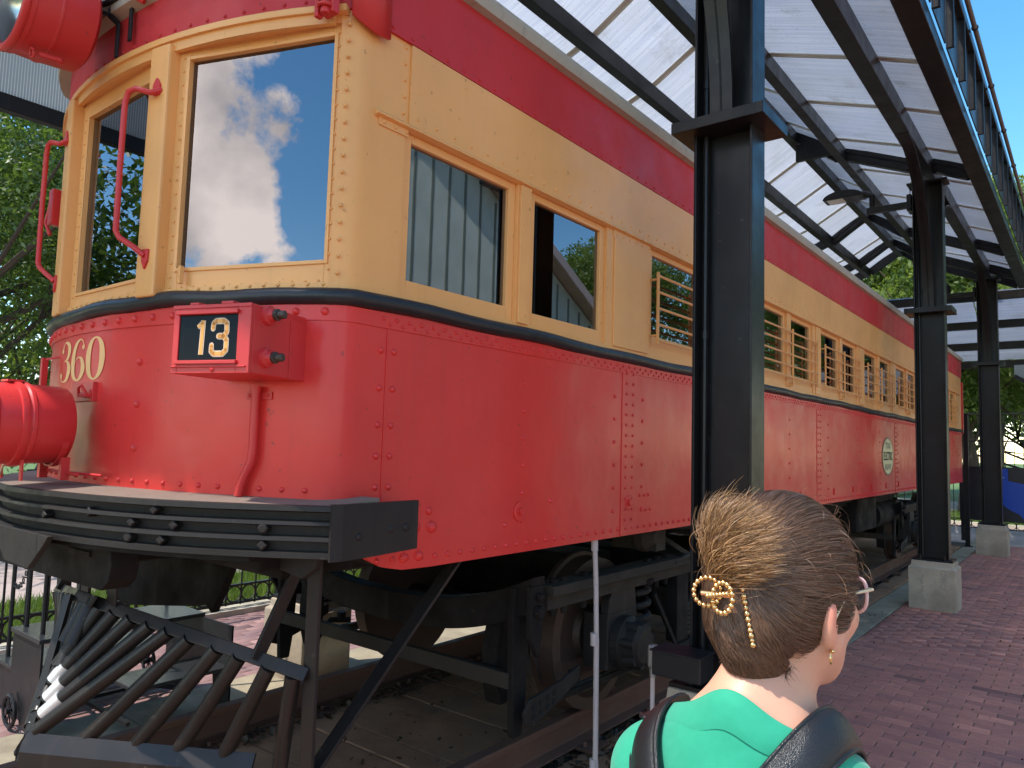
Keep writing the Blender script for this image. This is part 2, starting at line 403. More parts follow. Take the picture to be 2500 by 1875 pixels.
# ================================================================ SETTING: GROUND
GZ = -.20                                   # paving level; rail heads are z = 0
m = MB(); m.add([(-260,-200,GZ-.05),(260,-200,GZ-.05),(260,320,GZ-.05),(-260,320,GZ-.05)], [(0,1,2,3)]); m.build('ground', 'lawn_ground', kind='structure')
m = MB(); m.box((-1.785,-8,GZ-.045),(5.02,17.6,GZ-.008)); plat = m.build('brick_platform', 'joint_sand', kind='structure')
def brick_mesh(lx, ly, name, mat):
    b = MB(); c = .004; hx, hy = lx/2, ly/2
    vs = [(-hx,-hy,-.02),(hx,-hy,-.02),(hx,hy,-.02),(-hx,hy,-.02),(-hx,-hy,-c),(hx,-hy,-c),(hx,hy,-c),(-hx,hy,-c),(-hx+c,-hy+c,0),(hx-c,-hy+c,0),(hx-c,hy-c,0),(-hx+c,hy-c,0)]
    fs = [(8,9,10,11)]+[(i,(i+1)%4,(i+1)%4+4,i+4) for i in range(4)]+[(i+4,(i+1)%4+4,(i+1)%4+8,i+8) for i in range(4)]
    b.add(vs, fs); me = bpy.data.meshes.new(name); me.from_pydata(b.v, [], b.f); me.materials.append(MATS[mat]); return me
bm_full = brick_mesh(.198, .0945, 'brick', 'brick_red')
def brick_field(x0, x1, y0, y1, rows_along_x=True):
    out = []; PX, PY = .2035, .0995; j = 0; y = y0
    while y < y1:
        off = (j % 2)*PX/2; x = x0+PX/2-off*1.0
        while x < x1+PX/2:
            a = max(x-PX/2, x0); b = min(x+PX/2, x1)
            if b-a > .03: out.append(((a+b)/2, y+PY/2, b-a, PY))
            x += PX
        y += PY; j += 1
    return out
fld = brick_field(-1.785, 5.0, -1.0, 17.5)
def vis_key(b):
    x, y = b[0], b[1]
    if not (3.9 < y < 9.0 and x < -.25 and x > -1.78): return 99
    return y
near_b = sorted([b for b in fld if vis_key(b) < 90], key=vis_key)[:300]
ids = set(id(b) for b in near_b); rest = [b for b in fld if id(b) not in ids]
for b in near_b:
    o = bpy.data.objects.new('brick', bm_full); COL.objects.link(o); o.parent = plat
    o.location = (b[0]+random.uniform(-.001,.001), b[1]+random.uniform(-.0012,.0012), GZ+random.uniform(-.0022,.0022))
    o.rotation_euler = (random.uniform(-.012,.012), random.uniform(-.008,.008), random.uniform(-.006,.006)); o.scale = (b[2]/.2035, 1, 1)
def bricks_joined(lst, name, mat, parent, z=GZ):
    n = len(lst); V = np.zeros((n, 12, 3)); A = np.array(lst); c = .004
    hx = A[:,2]/2-.0028; hy = A[:,3]/2-.0026; zz = z+rng.uniform(-.0022,.0022,n)
    sg = [(-1,-1),(1,-1),(1,1),(-1,1)]
    for k in range(12):
        sx, sy = sg[k % 4]; ins = c if k >= 8 else 0; dz = (-.02, -c, 0)[k//4]
        V[:,k,0] = A[:,0]+sx*(hx-ins); V[:,k,1] = A[:,1]+sy*(hy-ins); V[:,k,2] = zz+dz
    fs = [(8,9,10,11)]+[(i,(i+1)%4,(i+1)%4+4,i+4) for i in range(4)]+[(i+4,(i+1)%4+4,(i+1)%4+8,i+8) for i in range(4)]
    F = (np.array(fs)[None]+np.arange(n)[:,None,None]*12).reshape(-1,4)
    return raw_mesh(name, V.reshape(-1,3), F, mat, np.repeat(rng.random(n), 9), parent, 'stuff')
bricks_joined(rest, 'brick_paving', 'brick_red', plat)
# far side platform, paler sunlit brick
m = MB(); m.box((-6.5,-8,GZ-.045),(-4.83,17.6,GZ-.008)); fplat = m.build('far_platform', 'joint_sand', kind='structure')
bricks_joined([(b[1], b[0], b[3], b[2]) for b in brick_field(-4., 17.5, -6.5, -4.83)] , 'brick_paving', 'brick_pink', fplat)
# concrete edging strips with joints
def strip(name, x0, x1, step, joint, mat):
    root = None; y = -6.0; m = MB(); m.box((x0,-6,GZ-.045),(x1,17.6,GZ-.012)); root = m.build(name, 'soil_debris', kind='structure')
    while y < 17.5:
        L = step; b = MB(); b.box((x0+.004,y+joint,GZ-.03),(x1-.004,y+L-joint,GZ+random.uniform(-.003,.003)))
        b.build('slab', mat, root, bevel=.006); y += L
strip('edging_strip', -2.06, -1.79, 2.05, .004, 'strip_concrete')
strip('far_edging_strip', -4.825, -3.95, 2.05, .004, 'strip_concrete')
m = MB(); m.box((-3.95,-6,GZ-.045),(-2.06,17.6,GZ-.02)); bed = m.build('track_bed', 'soil_debris', kind='structure')
# planks between the rails, alternately wide and narrow
y = -2.0; k = 0
while y < 16.5:
    w = .365 if k % 2 == 0 else .19
    b = MB(); zt = -.175+random.uniform(-.004,.004)
    b.box((-3.83,y+.006,-.22),(-2.46,y+w-.006,zt)); b.build('plank', 'wood_plank', bed, bevel=.006); y += w; k += 1
# slabs outside the near rail
y = -2.0
while y < 16.5:
    w = .9+random.uniform(-.1,.25); b = MB(); b.box((-2.29,y+.008,-.23),(-2.07,y+w-.008,-.188+random.uniform(-.006,.004))); b.build('plank', 'wood_plank', bed, bevel=.008); y += w
def debris(x0, x1, y0, y1, n, z, smin, smax, name='leaf_litter', parent=None, mat='dead_leaf'):
    P = np.stack([rng.uniform(x0,x1,n), rng.uniform(y0,y1,n), z+rng.uniform(0,.02,n)], 1)
    s = rng.uniform(smin, smax, n); a = rng.uniform(0, 2*PI, n); t = rng.normal(0,.35,(n,2))
    ux = np.stack([np.cos(a), np.sin(a), t[:,0]], 1); uy = np.stack([-np.sin(a)*.45, np.cos(a)*.45, t[:,1]], 1)
    V = np.stack([P-ux*s[:,None], P-uy*s[:,None], P+ux*s[:,None], P+uy*s[:,None]], 1).reshape(-1,3)
    o = raw_mesh(name, V, np.arange(4*n).reshape(n,4), mat, rng.random(n), parent, 'stuff')
    return o
debris(-2.34,-2.04,1.,9,2600,-.185,.006,.028, 'leaf_litter', bed)
debris(-3.82,-2.46,1.,7,350,-.172,.005,.022, 'leaf_litter', bed)
debris(-3.83,-3.66,.5,9,1300,-.172,.008,.03, 'leaf_litter', bed)
debris(-2.1,-1.7,2,9,420,-.195,.004,.015, 'leaf_litter', bed)
debris(-1.8,-.0,3.3,14,420,-.197,.003,.015, 'leaf_litter', plat, 'dead_leaf')
# ---------------------------------------------------------------- rails
def rail(xc, label):
    prof = [(-.068,-.168),(.068,-.168),(.068,-.158),(.014,-.146),(.009,-.138),(.009,-.045),(.036,-.036),(.036,-.008),(.030,0),(-.030,0),(-.036,-.008),(-.036,-.036),(-.009,-.045),(-.009,-.138),(-.014,-.146),(-.068,-.158)]
    b = MB(); b.prism(prof, (xc,-5.5,0), (1,0,0), (0,0,1), (0,1,0), 22.6)
    root = tag(b.build('rail', 'rail_rust', bevel=.003), label, 'rail')
    y = -1.5
    while y < 12:
        for s in (-1, 1):
            q = MB(); q.box((xc+s*.115-.055,y-.09,-.178),(xc+s*.115+.055,y+.09,-.160)); q.tube([(xc+s*.10,y-.05,-.165),(xc+s*.10,y-.05,-.135)],.012,8); q.tube([(xc+s*.10,y+.05,-.165),(xc+s*.10,y+.05,-.135)],.012,8)
            q.build('tie_plate', 'rail_rust', root)
        y += .74
rail(-2.384, 'near rusty steel rail beside the brick walkway, under the wheel closest to the viewer')
rail(-3.890, 'far rusty steel rail beyond the planks, next to the wide sunlit concrete strip')
# ---------------------------------------------------------------- lawn, street, curb beyond the fence
def slab(name, x0, x1, y0, y1, z0, z1, mat, parent=None, kind=None):
    b = MB(); b.box((x0,y0,z0),(x1,y1,z1)); return b.build(name, mat, parent, kind=kind)
slab('curb', -6.72, -6.5, -8, 18, GZ-.05, GZ+.05, 'curb_concrete', kind='structure')
slab('lawn', -8.1, -6.72, -20, 40, GZ-.05, GZ+.03, 'lawn_ground', kind='structure')
slab('street', -17, -8.1, -40, 60, GZ-.05, GZ-.02, 'street_pave', kind='structure')
slab('far_sidewalk', -6.5, 3.0, 17.6, 22.2, GZ-.05, GZ-.004, 'street_pave', kind='structure')
slab('side_pavement', 5.02, 14, -12, 17.6, GZ-.05, GZ-.004, 'street_pave', kind='structure')
slab('far_curb', -6.5, 6.0, 22.2, 22.45, GZ-.05, GZ+.06, 'curb_concrete', kind='structure')
slab('far_street', -30, 40, 27.6, 33.5, GZ-.05, GZ-.02, 'street_pave', kind='structure')
def grass(name, x0, x1, y0, y1, n, z, h0, h1):
    P = np.stack([rng.uniform(x0,x1,n), rng.uniform(y0,y1,n), np.full(n, z)], 1); a = rng.uniform(0,2*PI,n); h = rng.uniform(h0,h1,n); w = .0035+h*.03
    dx = np.stack([np.cos(a), np.sin(a), np.zeros(n)],1)*w[:,None]; lean = rng.normal(0,.35,(n,2))*h[:,None]
    T = P+np.stack([lean[:,0],lean[:,1],h],1)
    V = np.stack([P-dx, P+dx, T],1).reshape(-1,3)
    return raw_mesh(name, V, np.arange(3*n).reshape(n,3), 'grass_blade', rng.random(n), None, 'stuff')
g = grass('grass', -8.1, -6.73, -1, 9, 60000, GZ+.03, .05, .15); tag(g, 'sunlit green lawn grass growing in the strip beyond the iron fence', 'grass')
g = grass('grass', -7.5, 2.0, 22.5, 27.5, 30000, GZ-.045, .06, .14); tag(g, 'bright green grass patch past the far end of the red railcar', 'grass')

# ---------------------------------------------------------------- iron fences with ring borders
def fence(p0, p1, h, label, post_every=1.9, ring=.075, low=.02, toprails=(), group=None):
    p0 = Vector(p0); p1 = Vector(p1); L = (p1-p0).length; d = (p1-p0)/L; z0 = p0.z
    t = thing('iron_fence', label, 'fence', group)
    def P(s, z): q = p0+d*s; return (q.x, q.y, z0+z)
    for z in (low+.02, low+.02+2*ring+.02): 
        b = MB(); b.beam(P(0,z), P(L,z), .03, .02); b.build('rail', 'iron_black', t)
    for z in toprails:
        b = MB(); b.beam(P(0,z), P(L,z), .035, .03); b.build('rail', 'iron_black', t)
    s = 0
    while s <= L+.01:
        b = MB(); b.beam(P(s,-.02), P(s,h+.05), .06, .06); b.box((P(s,0)[0]-.07,P(s,0)[1]-.07,z0-.02),(P(s,0)[0]+.07,P(s,0)[1]+.07,z0+.01)); b.build('post', 'iron_black', t); s += post_every
    s = ring; rm = None; pm = None; side = d.cross(Vector((0,0,1)))
    i = 0
    while s < L:
        if rm is None:
            b = MB(); b.torus((0,0,0), side, ring, .009, 20, 6); rm = b.build('ring', 'iron_black', t)
            b = MB(); b.tube([(0,0,0),(0,0,h)], .0095, 6); pm = b.build('picket', 'iron_black', t); r_ = rm; p_ = pm
        else:
            r_ = rm.copy(); COL.objects.link(r_); r_.parent = t; p_ = pm.copy(); COL.objects.link(p_); p_.parent = t
        r_.location = P(s, low+.03+ring); p_.location = P(s+ring*1.0, low)
        s += 2*ring+.006; i += 1
    return t
fence((-6.62,-3.0,GZ+.05), (-6.62,9.0,GZ+.05), 1.25, 'black iron picket fence with ring border between far brick walk and lawn', toprails=(1.2,))
fence((-6.4,20.6,GZ), (1.2,20.6,GZ), 2.75, 'tall black iron fence with ring border behind the blue map panel', 1.55, .085, .05, (2.1,2.75))

# ---------------------------------------------------------------- blue map panel on black posts
sg = thing('map_sign', 'black sign panel with a blue state shape and thin white route line', 'sign')
b = MB(); b.box((-2.25,17.9,.24),(.9,17.96,1.33)); b.build('panel', 'panel_black', sg, bevel=.004)
state = [(-1.58,1.30),(-1.40,1.30),(-1.40,1.06),(-1.30,1.035),(-1.20,1.02),(-1.08,.99),(-.95,1.0),(-.80,.98),(-.62,.97),(-.60,.78),(-.56,.66),(-.60,.52),(-.74,.44),(-.88,.36),(-.98,.26),(-1.12,.25),(-1.22,.40),(-1.34,.46),(-1.44,.52),(-1.56,.66),(-1.66,.78),(-1.58,.80)]
b = MB(); b.prism(state, (0,17.893,0), (1,0,0), (0,0,1), (0,1,0), .004); b.build('state_shape', 'panel_blue', sg)
b = MB()
route = [(-.98,.92),(-1.0,.86),(-.99,.80),(-1.02,.74),(-1.04,.69),(-1.08,.66),(-1.10,.60),(-1.09,.56)]
for p, q in zip(route[:-1], route[1:]): b.beam((p[0],17.888,p[1]), (q[0],17.888,q[1]), .004, .009, (0,1,0))
b.beam((-1.04,17.888,.69),(-.95,17.888,.58), .004, .009, (0,1,0))
for x, z in ((-1.09,.56),(-.98,.92),(-1.05,.74),(-.95,.58),(-1.5,1.12)): b.box((x-.035,17.886,z-.006),(x+.035,17.889,z+.004))
b.build('route_line', 'panel_white', sg)
for x in (-2.2, .85):
    b = MB(); b.box((x-.04,17.965,GZ),(x+.04,18.05,1.36)); b.build('post', 'iron_black', sg)
po = MB(); po.box((-2.02,16.72,GZ),(-1.94,16.80,2.35)); po.box((-2.06,16.68,GZ-.0),(-1.90,16.84,GZ+.012))
tag(po.build('bollard_post', 'iron_black', bevel=.004), 'slim square black steel post standing at the far end of the railcar', 'post')
lp = thing('street_lamp', 'pale grey street light pole among the far trees', 'street lamp')
b = MB(); b.tube([(-3.25,39.0,GZ),(-3.25,39.0,5.2)], [.10,.07], 10); b.build('pole', 'pvc_grey', lp)
b = MB(); b.tube([(-3.25,39,5.2),(-3.25,38.4,5.5),(-3.25,37.6,5.5)], .04, 8); b.build('arm', 'pvc_grey', lp)
b = MB(); b.sphere((-3.25,37.4,5.48), (.14,.34,.08)); b.build('lamp_head', 'pvc_grey', lp, smooth=True)

# ---------------------------------------------------------------- trees
def tree(loc, H, R, n, label, mat='leaf_dark', leaf=.10, seed=0, trunk_h=.35, group=None, squash=.8, clumps=34):
    r = np.random.default_rng(seed); t = thing('tree', label, 'tree', group, loc)
    b = MB(); th = H*trunk_h; rad = H*.022+.05
    b.tube([(0,0,-.1),(rad*.3,0,th*.5),(-rad*.3,rad*.4,th),(0,0,H*.7)], [rad*1.2,rad*.8,rad*.6,rad*.2], 10)
    ends = []
    for i in range(11):
        a = i*2.4+seed; z0 = th*(.7+.09*i); L = R*(.75+.3*r.random()); e = (math.cos(a)*L, math.sin(a)*L, z0+H*(.16+.22*r.random()))
        mid = (e[0]*.45+r.normal()*.2, e[1]*.45+r.normal()*.2, (z0+e[2])/2-.1)
        b.tube([(0,0,z0), mid, e], [rad*.28,rad*.16,rad*.05], 6); ends.append(e)
        for kk in range(2):
            e2 = (e[0]*.7+r.normal()*R*.25, e[1]*.7+r.normal()*R*.25, e[2]+r.normal()*H*.07); b.tube([mid, e2], [rad*.2,rad*.04], 5)
    b.build('trunk', 'bark', t, smooth=True)
    cz = th+(H-th)*.48
    C = []
    for i in range(clumps):
        v = r.normal(size=3); v /= np.linalg.norm(v); q = r.random()**.42
        C.append((v[0]*R*q, v[1]*R*q, cz+v[2]*(H-th)*.52*q, R*(.20+.22*r.random())))
    C = np.array(C); w = C[:,3]**2; idx = r.choice(len(C), n, p=w/w.sum())
    v = r.normal(size=(n,3)); v /= np.linalg.norm(v,axis=1)[:,None]; q = r.random(n)**.45
    P = C[idx,:3]+v*(C[idx,3]*q)[:,None]*np.array([1,1,squash])
    s = leaf*r.uniform(.55,1.25,n); nn = r.normal(size=(n,3))+np.array([0,0,.7]); nn /= np.linalg.norm(nn,axis=1)[:,None]
    a = r.normal(size=(n,3)); ux = np.cross(nn,a); ux /= np.linalg.norm(ux,axis=1)[:,None]; uy = np.cross(nn,ux)
    V = np.stack([P-ux*s[:,None], P-uy*(s*.42)[:,None], P+ux*s[:,None], P+uy*(s*.42)[:,None]],1).reshape(-1,3)
    tone = np.clip(.5*C[idx,3]/C[:,3].max()+r.normal(.15,.22,n),0,1)
    raw_mesh('crown', V, np.arange(4*n).reshape(n,4), mat, tone, t)
    return t
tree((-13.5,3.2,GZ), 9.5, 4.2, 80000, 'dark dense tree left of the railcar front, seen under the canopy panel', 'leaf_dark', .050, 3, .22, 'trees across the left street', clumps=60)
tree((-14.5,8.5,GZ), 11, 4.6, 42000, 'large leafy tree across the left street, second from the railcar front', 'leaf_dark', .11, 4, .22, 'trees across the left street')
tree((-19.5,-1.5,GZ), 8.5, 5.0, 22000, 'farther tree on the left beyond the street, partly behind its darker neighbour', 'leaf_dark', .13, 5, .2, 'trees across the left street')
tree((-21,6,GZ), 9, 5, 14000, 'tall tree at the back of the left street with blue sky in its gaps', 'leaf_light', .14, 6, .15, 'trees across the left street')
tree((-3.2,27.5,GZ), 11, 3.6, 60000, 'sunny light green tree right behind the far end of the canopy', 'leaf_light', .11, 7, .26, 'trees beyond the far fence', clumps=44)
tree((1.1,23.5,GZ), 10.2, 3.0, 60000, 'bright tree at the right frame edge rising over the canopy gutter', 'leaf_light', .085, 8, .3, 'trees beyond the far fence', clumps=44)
tree((-7.5,33,GZ), 13, 5.5, 46000, 'broad tree far behind the railcar roof', 'leaf_light', .15, 9, .2, 'trees beyond the far fence')
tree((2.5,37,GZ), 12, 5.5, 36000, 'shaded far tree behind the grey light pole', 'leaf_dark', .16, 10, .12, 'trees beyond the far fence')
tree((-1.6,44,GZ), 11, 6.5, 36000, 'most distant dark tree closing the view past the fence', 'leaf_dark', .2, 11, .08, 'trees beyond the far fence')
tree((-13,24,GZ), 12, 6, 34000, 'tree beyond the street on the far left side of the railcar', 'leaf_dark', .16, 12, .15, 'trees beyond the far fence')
tree((17.5,36.,GZ), 14, 5.0, 34000, 'tree mirrored in the second side window, past the sage green building', 'leaf_light', .13, 13, .3)
tree((16,58,GZ), 20, 10, 34000, 'large tree mirrored in the barred windows, past the sage green building', 'leaf_dark', .2, 14, .12)
tree((-13,-7,GZ), 7.5, 4.0, 34000, 'tree behind the viewer mirrored in the left front windshield', 'leaf_dark', .12, 15, .2)

# ---------------------------------------------------------------- sage green building mirrored in the side windows
bd = thing('sage_building', 'pale sage green board and batten building mirrored in the side windows', 'building')
X0 = 9.0; yA, yB, zE = 1.0, 22.0, 4.7; yM = 11.5; zP = 10.5
b = MB(); b.prism([(yA,GZ),(yB,GZ),(yB,zE),(yM,zP),(yA,zE)], (X0,0,0), (0,1,0), (0,0,1), (1,0,0), 9); b.build('wall', 'sage_board', bd)
y = yA+.1; bt = None
while y < yB:
    z = zE+(zP-zE)*(1-abs(y-yM)/((yB-yM) if y > yM else (yM-yA)))
    b = MB(); b.box((X0-.03,y-.035,GZ),(X0-.001,y+.035,z-.18)); b.build('batten', 'sage_trim', bd); y += .62
for (p, q) in (((yA-.6,zE-.28),(yM,zP)), ((yM,zP),(yB+.6,zE-.28))):
    b = MB(); b.beam((X0+4.2,p[0],p[1]+.12),(X0+4.2,q[0],q[1]+.12), 9.4, .14, (0,0,1)); b.build('roof', 'grey_roof', bd)
    b = MB(); b.beam((X0-.52,p[0],p[1]+.05),(X0-.52,q[0],q[1]+.05), .06, .26, (0,0,1)); b.build('fascia', 'pvc_grey', bd)
# ================================================================ CANOPY
XA, XB = -1.48, -4.60           # near / far column lines
XM = (XA+XB)/2
Y0, Y1 = -.75, 16.6  # roof's unseen front end is set to shade the car front, not the woman
YF = -1.75
roof = thing('canopy_roof', 'dark steel canopy roof with translucent panels above the railcar', 'canopy')
# cross-section of the purlins: (x centre, bottom z, width, depth)
PUR = [(-.97,4.70,.17,.13),(-1.49,4.83,.14,.21),(-2.43,5.20,.10,.17),(-3.04,5.58,.11,.17),(-3.66,5.22,.10,.17),(-4.59,4.83,.14,.21),(-5.11,4.70,.17,.13)]
for i, (x, z, w, d) in enumerate(PUR):
    b = MB(); b.box((x-w/2,Y0 if i < 5 else YF,z),(x+w/2,Y1,z+d)); b.build('purlin', 'column_paint', roof, bevel=.006)
TOP = [(x, z+d) for (x, z, w, d) in PUR]
# rafters
for ry in (3.66, 9.72, 13.75, 15.70):
    for i in range(len(PUR)-1):
        if ry < 4 and i in (2,3): pass
        x0, z0, w0, d0 = PUR[i]; x1, z1, w1, d1 = PUR[i+1]
        if ry == 9.72 and i >= 3: continue
        b = MB(); p = Vector((x0-w0/2, ry, z0+d0*.5+.01)); q = Vector((x1+w1/2, ry, z1+d1*.5+.01)); b.beam(p, q, .10, .15)
        for off in (-.055, .055):
            b.beam(p+Vector((0,off,.045)), q+Vector((0,off,.045)), .012, .05); b.beam(p+Vector((0,off,-.045)), q+Vector((0,off,-.045)), .012, .05)
        b.build('rafter', 'column_paint', roof)
b = MB(); b.box((-2.98,9.6,5.30),(-2.52,9.66,5.52)); b.build('gusset', 'column_paint', roof)
for ey in (Y0+.06, Y1-.06):
    for i in range(len(PUR)-1):
        x0, z0, w0, d0 = PUR[i]; x1, z1, w1, d1 = PUR[i+1]
        b = MB(); b.beam((x0-w0/2, ey, z0+d0*.5), (x1+w1/2, ey, z1+d1*.5), .10, .15); b.build('rafter', 'column_paint', roof)
# translucent panels and their joints
STEP = 1.20; off0 = 5.69-6*STEP
ys = [Y0]+[off0+STEP*i for i in range(0, 30) if Y0+.2 < off0+STEP*i < Y1-.2]+[Y1]
for i in range(len(TOP)-1):
    (x0, z0), (x1, z1) = TOP[i], TOP[i+1]; z0 += .006; z1 += .006
    for ya, yb in (list(zip(ys[:-1], ys[1:]))+([(YF, Y0)] if i == 5 else [])):
        b = MB(); n = Vector((-(z1-z0), 0, (x1-x0))).normalized(); n = n if n.z > 0 else -n
        v = [Vector((x0,ya+.006,z0)), Vector((x1,ya+.006,z1)), Vector((x1,yb-.006,z1)), Vector((x0,yb-.006,z0))]
        b.add(v+[q+n*.012 for q in v], [(0,1,2,3),(7,6,5,4),(0,4,5,1),(1,5,6,2),(2,6,7,3),(3,7,4,0)])
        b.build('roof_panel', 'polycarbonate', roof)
    for yy in ys[1:-1]:
        b = MB()
        for dy in (-.035, .035): b.beam((x0,yy+dy,z0-.004), (x1,yy+dy,z1-.004), .012, .012)
        b.beam((x0,yy,z0-.002), (x1,yy,z1-.002), .05, .004)
        b.build('panel_joint', 'alu_joint', roof)
# hanging translucent valance on the far side and across the far end
def valance(p, q, zt, zb, xn):
    p = Vector(p); q = Vector(q); L = (q-p).length; n = max(1, round(L/1.2)); d = (q-p)/n
    for i in range(n):
        a = p+d*i; c = p+d*(i+1); b = MB(); e = d.normalized(); s = e.cross(Vector((0,0,1)))*.008
        a2 = a+e*.006; c2 = c-e*.006
        v = [Vector((*(a2.xy),zb)), Vector((*(c2.xy),zb)), Vector((*(c2.xy),zt)), Vector((*(a2.xy),zt))]
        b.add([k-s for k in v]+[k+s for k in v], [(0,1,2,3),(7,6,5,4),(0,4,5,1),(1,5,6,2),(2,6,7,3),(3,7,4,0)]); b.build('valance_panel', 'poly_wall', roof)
    b = MB(); b.beam((p.x,p.y,zb-.05),(q.x,q.y,zb-.05), .07, .10); b.build('valance_beam', 'column_paint', roof, bevel=.004)
def m_polywall():
    t = NT('poly_wall'); c0 = t.n('ShaderNodeTexCoord')
    sp = t.n('ShaderNodeSeparateXYZ'); t.l(c0.outputs['Object'], sp.inputs[0])
    a = t.n('ShaderNodeMath', operation='ADD'); t.l(sp.outputs[0], a.inputs[0]); t.l(sp.outputs[1], a.inputs[1])
    s_ = t.n('ShaderNodeMath', operation='MULTIPLY'); t.l(a.outputs[0], s_.inputs[0]); s_.inputs[1].default_value = 390
    si = t.n('ShaderNodeMath', operation='SINE'); t.l(s_.outputs[0], si.inputs[0])
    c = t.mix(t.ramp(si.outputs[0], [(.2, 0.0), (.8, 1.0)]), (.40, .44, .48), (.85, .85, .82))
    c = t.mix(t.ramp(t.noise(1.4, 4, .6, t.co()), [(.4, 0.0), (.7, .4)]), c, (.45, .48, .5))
    tl = t.n('ShaderNodeBsdfTranslucent'); t.l(c, tl.inputs[0]); df = t.n('ShaderNodeBsdfDiffuse'); t.l(c, df.inputs[0])
    tp = t.n('ShaderNodeBsdfTransparent'); tp.inputs[0].default_value = (.85,.88,.92,1)
    m1 = t.n('ShaderNodeMixShader'); m1.inputs[0].default_value = .35; t.l(tl.outputs[0], m1.inputs[1]); t.l(df.outputs[0], m1.inputs[2])
    m2 = t.n('ShaderNodeMixShader'); m2.inputs[0].default_value = .10; t.l(m1.outputs[0], m2.inputs[1]); t.l(tp.outputs[0], m2.inputs[2])
    t.l(m2.outputs[0], t.out.inputs[0]); MATS['poly_wall'] = t.m
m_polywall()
valance((-5.11,YF,0), (-5.11,Y1,0), 4.72, 3.52, 1)
# ladder-like fin screen standing on the near eave beam
b = MB(); b.box((-.91,Y0,5.40),(-.81,Y1,5.50)); b.build('top_chord', 'column_paint', roof, bevel=.005)
fin0 = 4.93-.68*9; fm = None
for k in range(0, 32):
    yy = fin0+.68*k
    if yy < Y0+.1 or yy > Y1: continue
    if fm is None:
        b = MB(); b.box((-.012,-.30,4.83),(.0,.30,5.40)); b.box((.0,-.30,4.83),(.05,-.27,5.40)); fm = b.build('fascia_panel', 'column_paint', roof, bevel=.003); f_ = fm
    else: f_ = fm.copy(); COL.objects.link(f_); f_.parent = roof
    f_.location = (-.86, yy, 0)
b = MB(); b.tube([(-.765,Y0,5.44),(-.765,Y1,5.44)], .021, 10); b.build('gutter_pipe', 'gutter_brown', roof, smooth=True)
yy = Y0+.3
while yy < Y1:
    b = MB(); b.torus((-.765,yy,5.44), (0,1,0), .024, .007, 12, 6); b.beam((-.80,yy,5.42),(-.83,yy,5.42),.03,.02); b.build('pipe_clamp', 'column_paint', roof); yy += 1.35
# lower end porch beyond the railcar: cross beams stepping down with hanging panels
for (yy, zz, x0, x1) in ((16.9,4.66,-5.0,-.8),(17.9,4.25,-5.0,-.6),(18.8,3.92,-5.0,1.6),(19.6,3.60,-5.0,1.8)):
    b = MB(); b.beam((x0,yy,zz),(x1,yy,zz), .12, .16); b.build('end_beam', 'column_paint', roof, bevel=.005)
for (ya, za, yb, zb) in ((16.9,4.76,17.9,4.35),(17.9,4.37,18.8,4.02),(18.8,4.02,19.6,3.70)):
    for k in range(4):
        x0 = -5.0+1.05*k; b = MB(); v = [Vector((x0+.01,ya,za)),Vector((x0+1.04,ya,za)),Vector((x0+1.04,yb,zb)),Vector((x0+.01,yb,zb))]
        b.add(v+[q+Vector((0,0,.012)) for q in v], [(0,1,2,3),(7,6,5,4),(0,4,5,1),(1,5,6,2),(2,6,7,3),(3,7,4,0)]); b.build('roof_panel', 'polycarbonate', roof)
pts = [(-1.32,3.50),(1.6,3.50),(1.6,2.92),(-.72,2.92),(-1.32,3.28)]
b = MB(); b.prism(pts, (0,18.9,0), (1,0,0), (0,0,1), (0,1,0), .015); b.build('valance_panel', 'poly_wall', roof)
for p, q in (((-1.32,3.28),(-.72,2.90)), ((-.74,2.89),(1.6,2.89))):
    b = MB(); b.beam((p[0],18.91,p[1]-.02),(q[0],18.91,q[1]-.02), .08, .08); b.build('valance_beam', 'column_paint', roof)
b = MB(); b.box((-.66,18.87,2.95),(-.60,18.9,3.48)); b.dome((-.63,18.87,3.08),(0,-1,0),.02); b.dome((-.63,18.87,3.36),(0,-1,0),.02); b.build('bolt_strip', 'pvc_grey', roof)
for x in (-5.0, 1.55):
    b = MB(); b.box((x-.08,19.4,GZ),(x+.08,19.56,3.6)); b.build('porch_post', 'column_paint', roof)

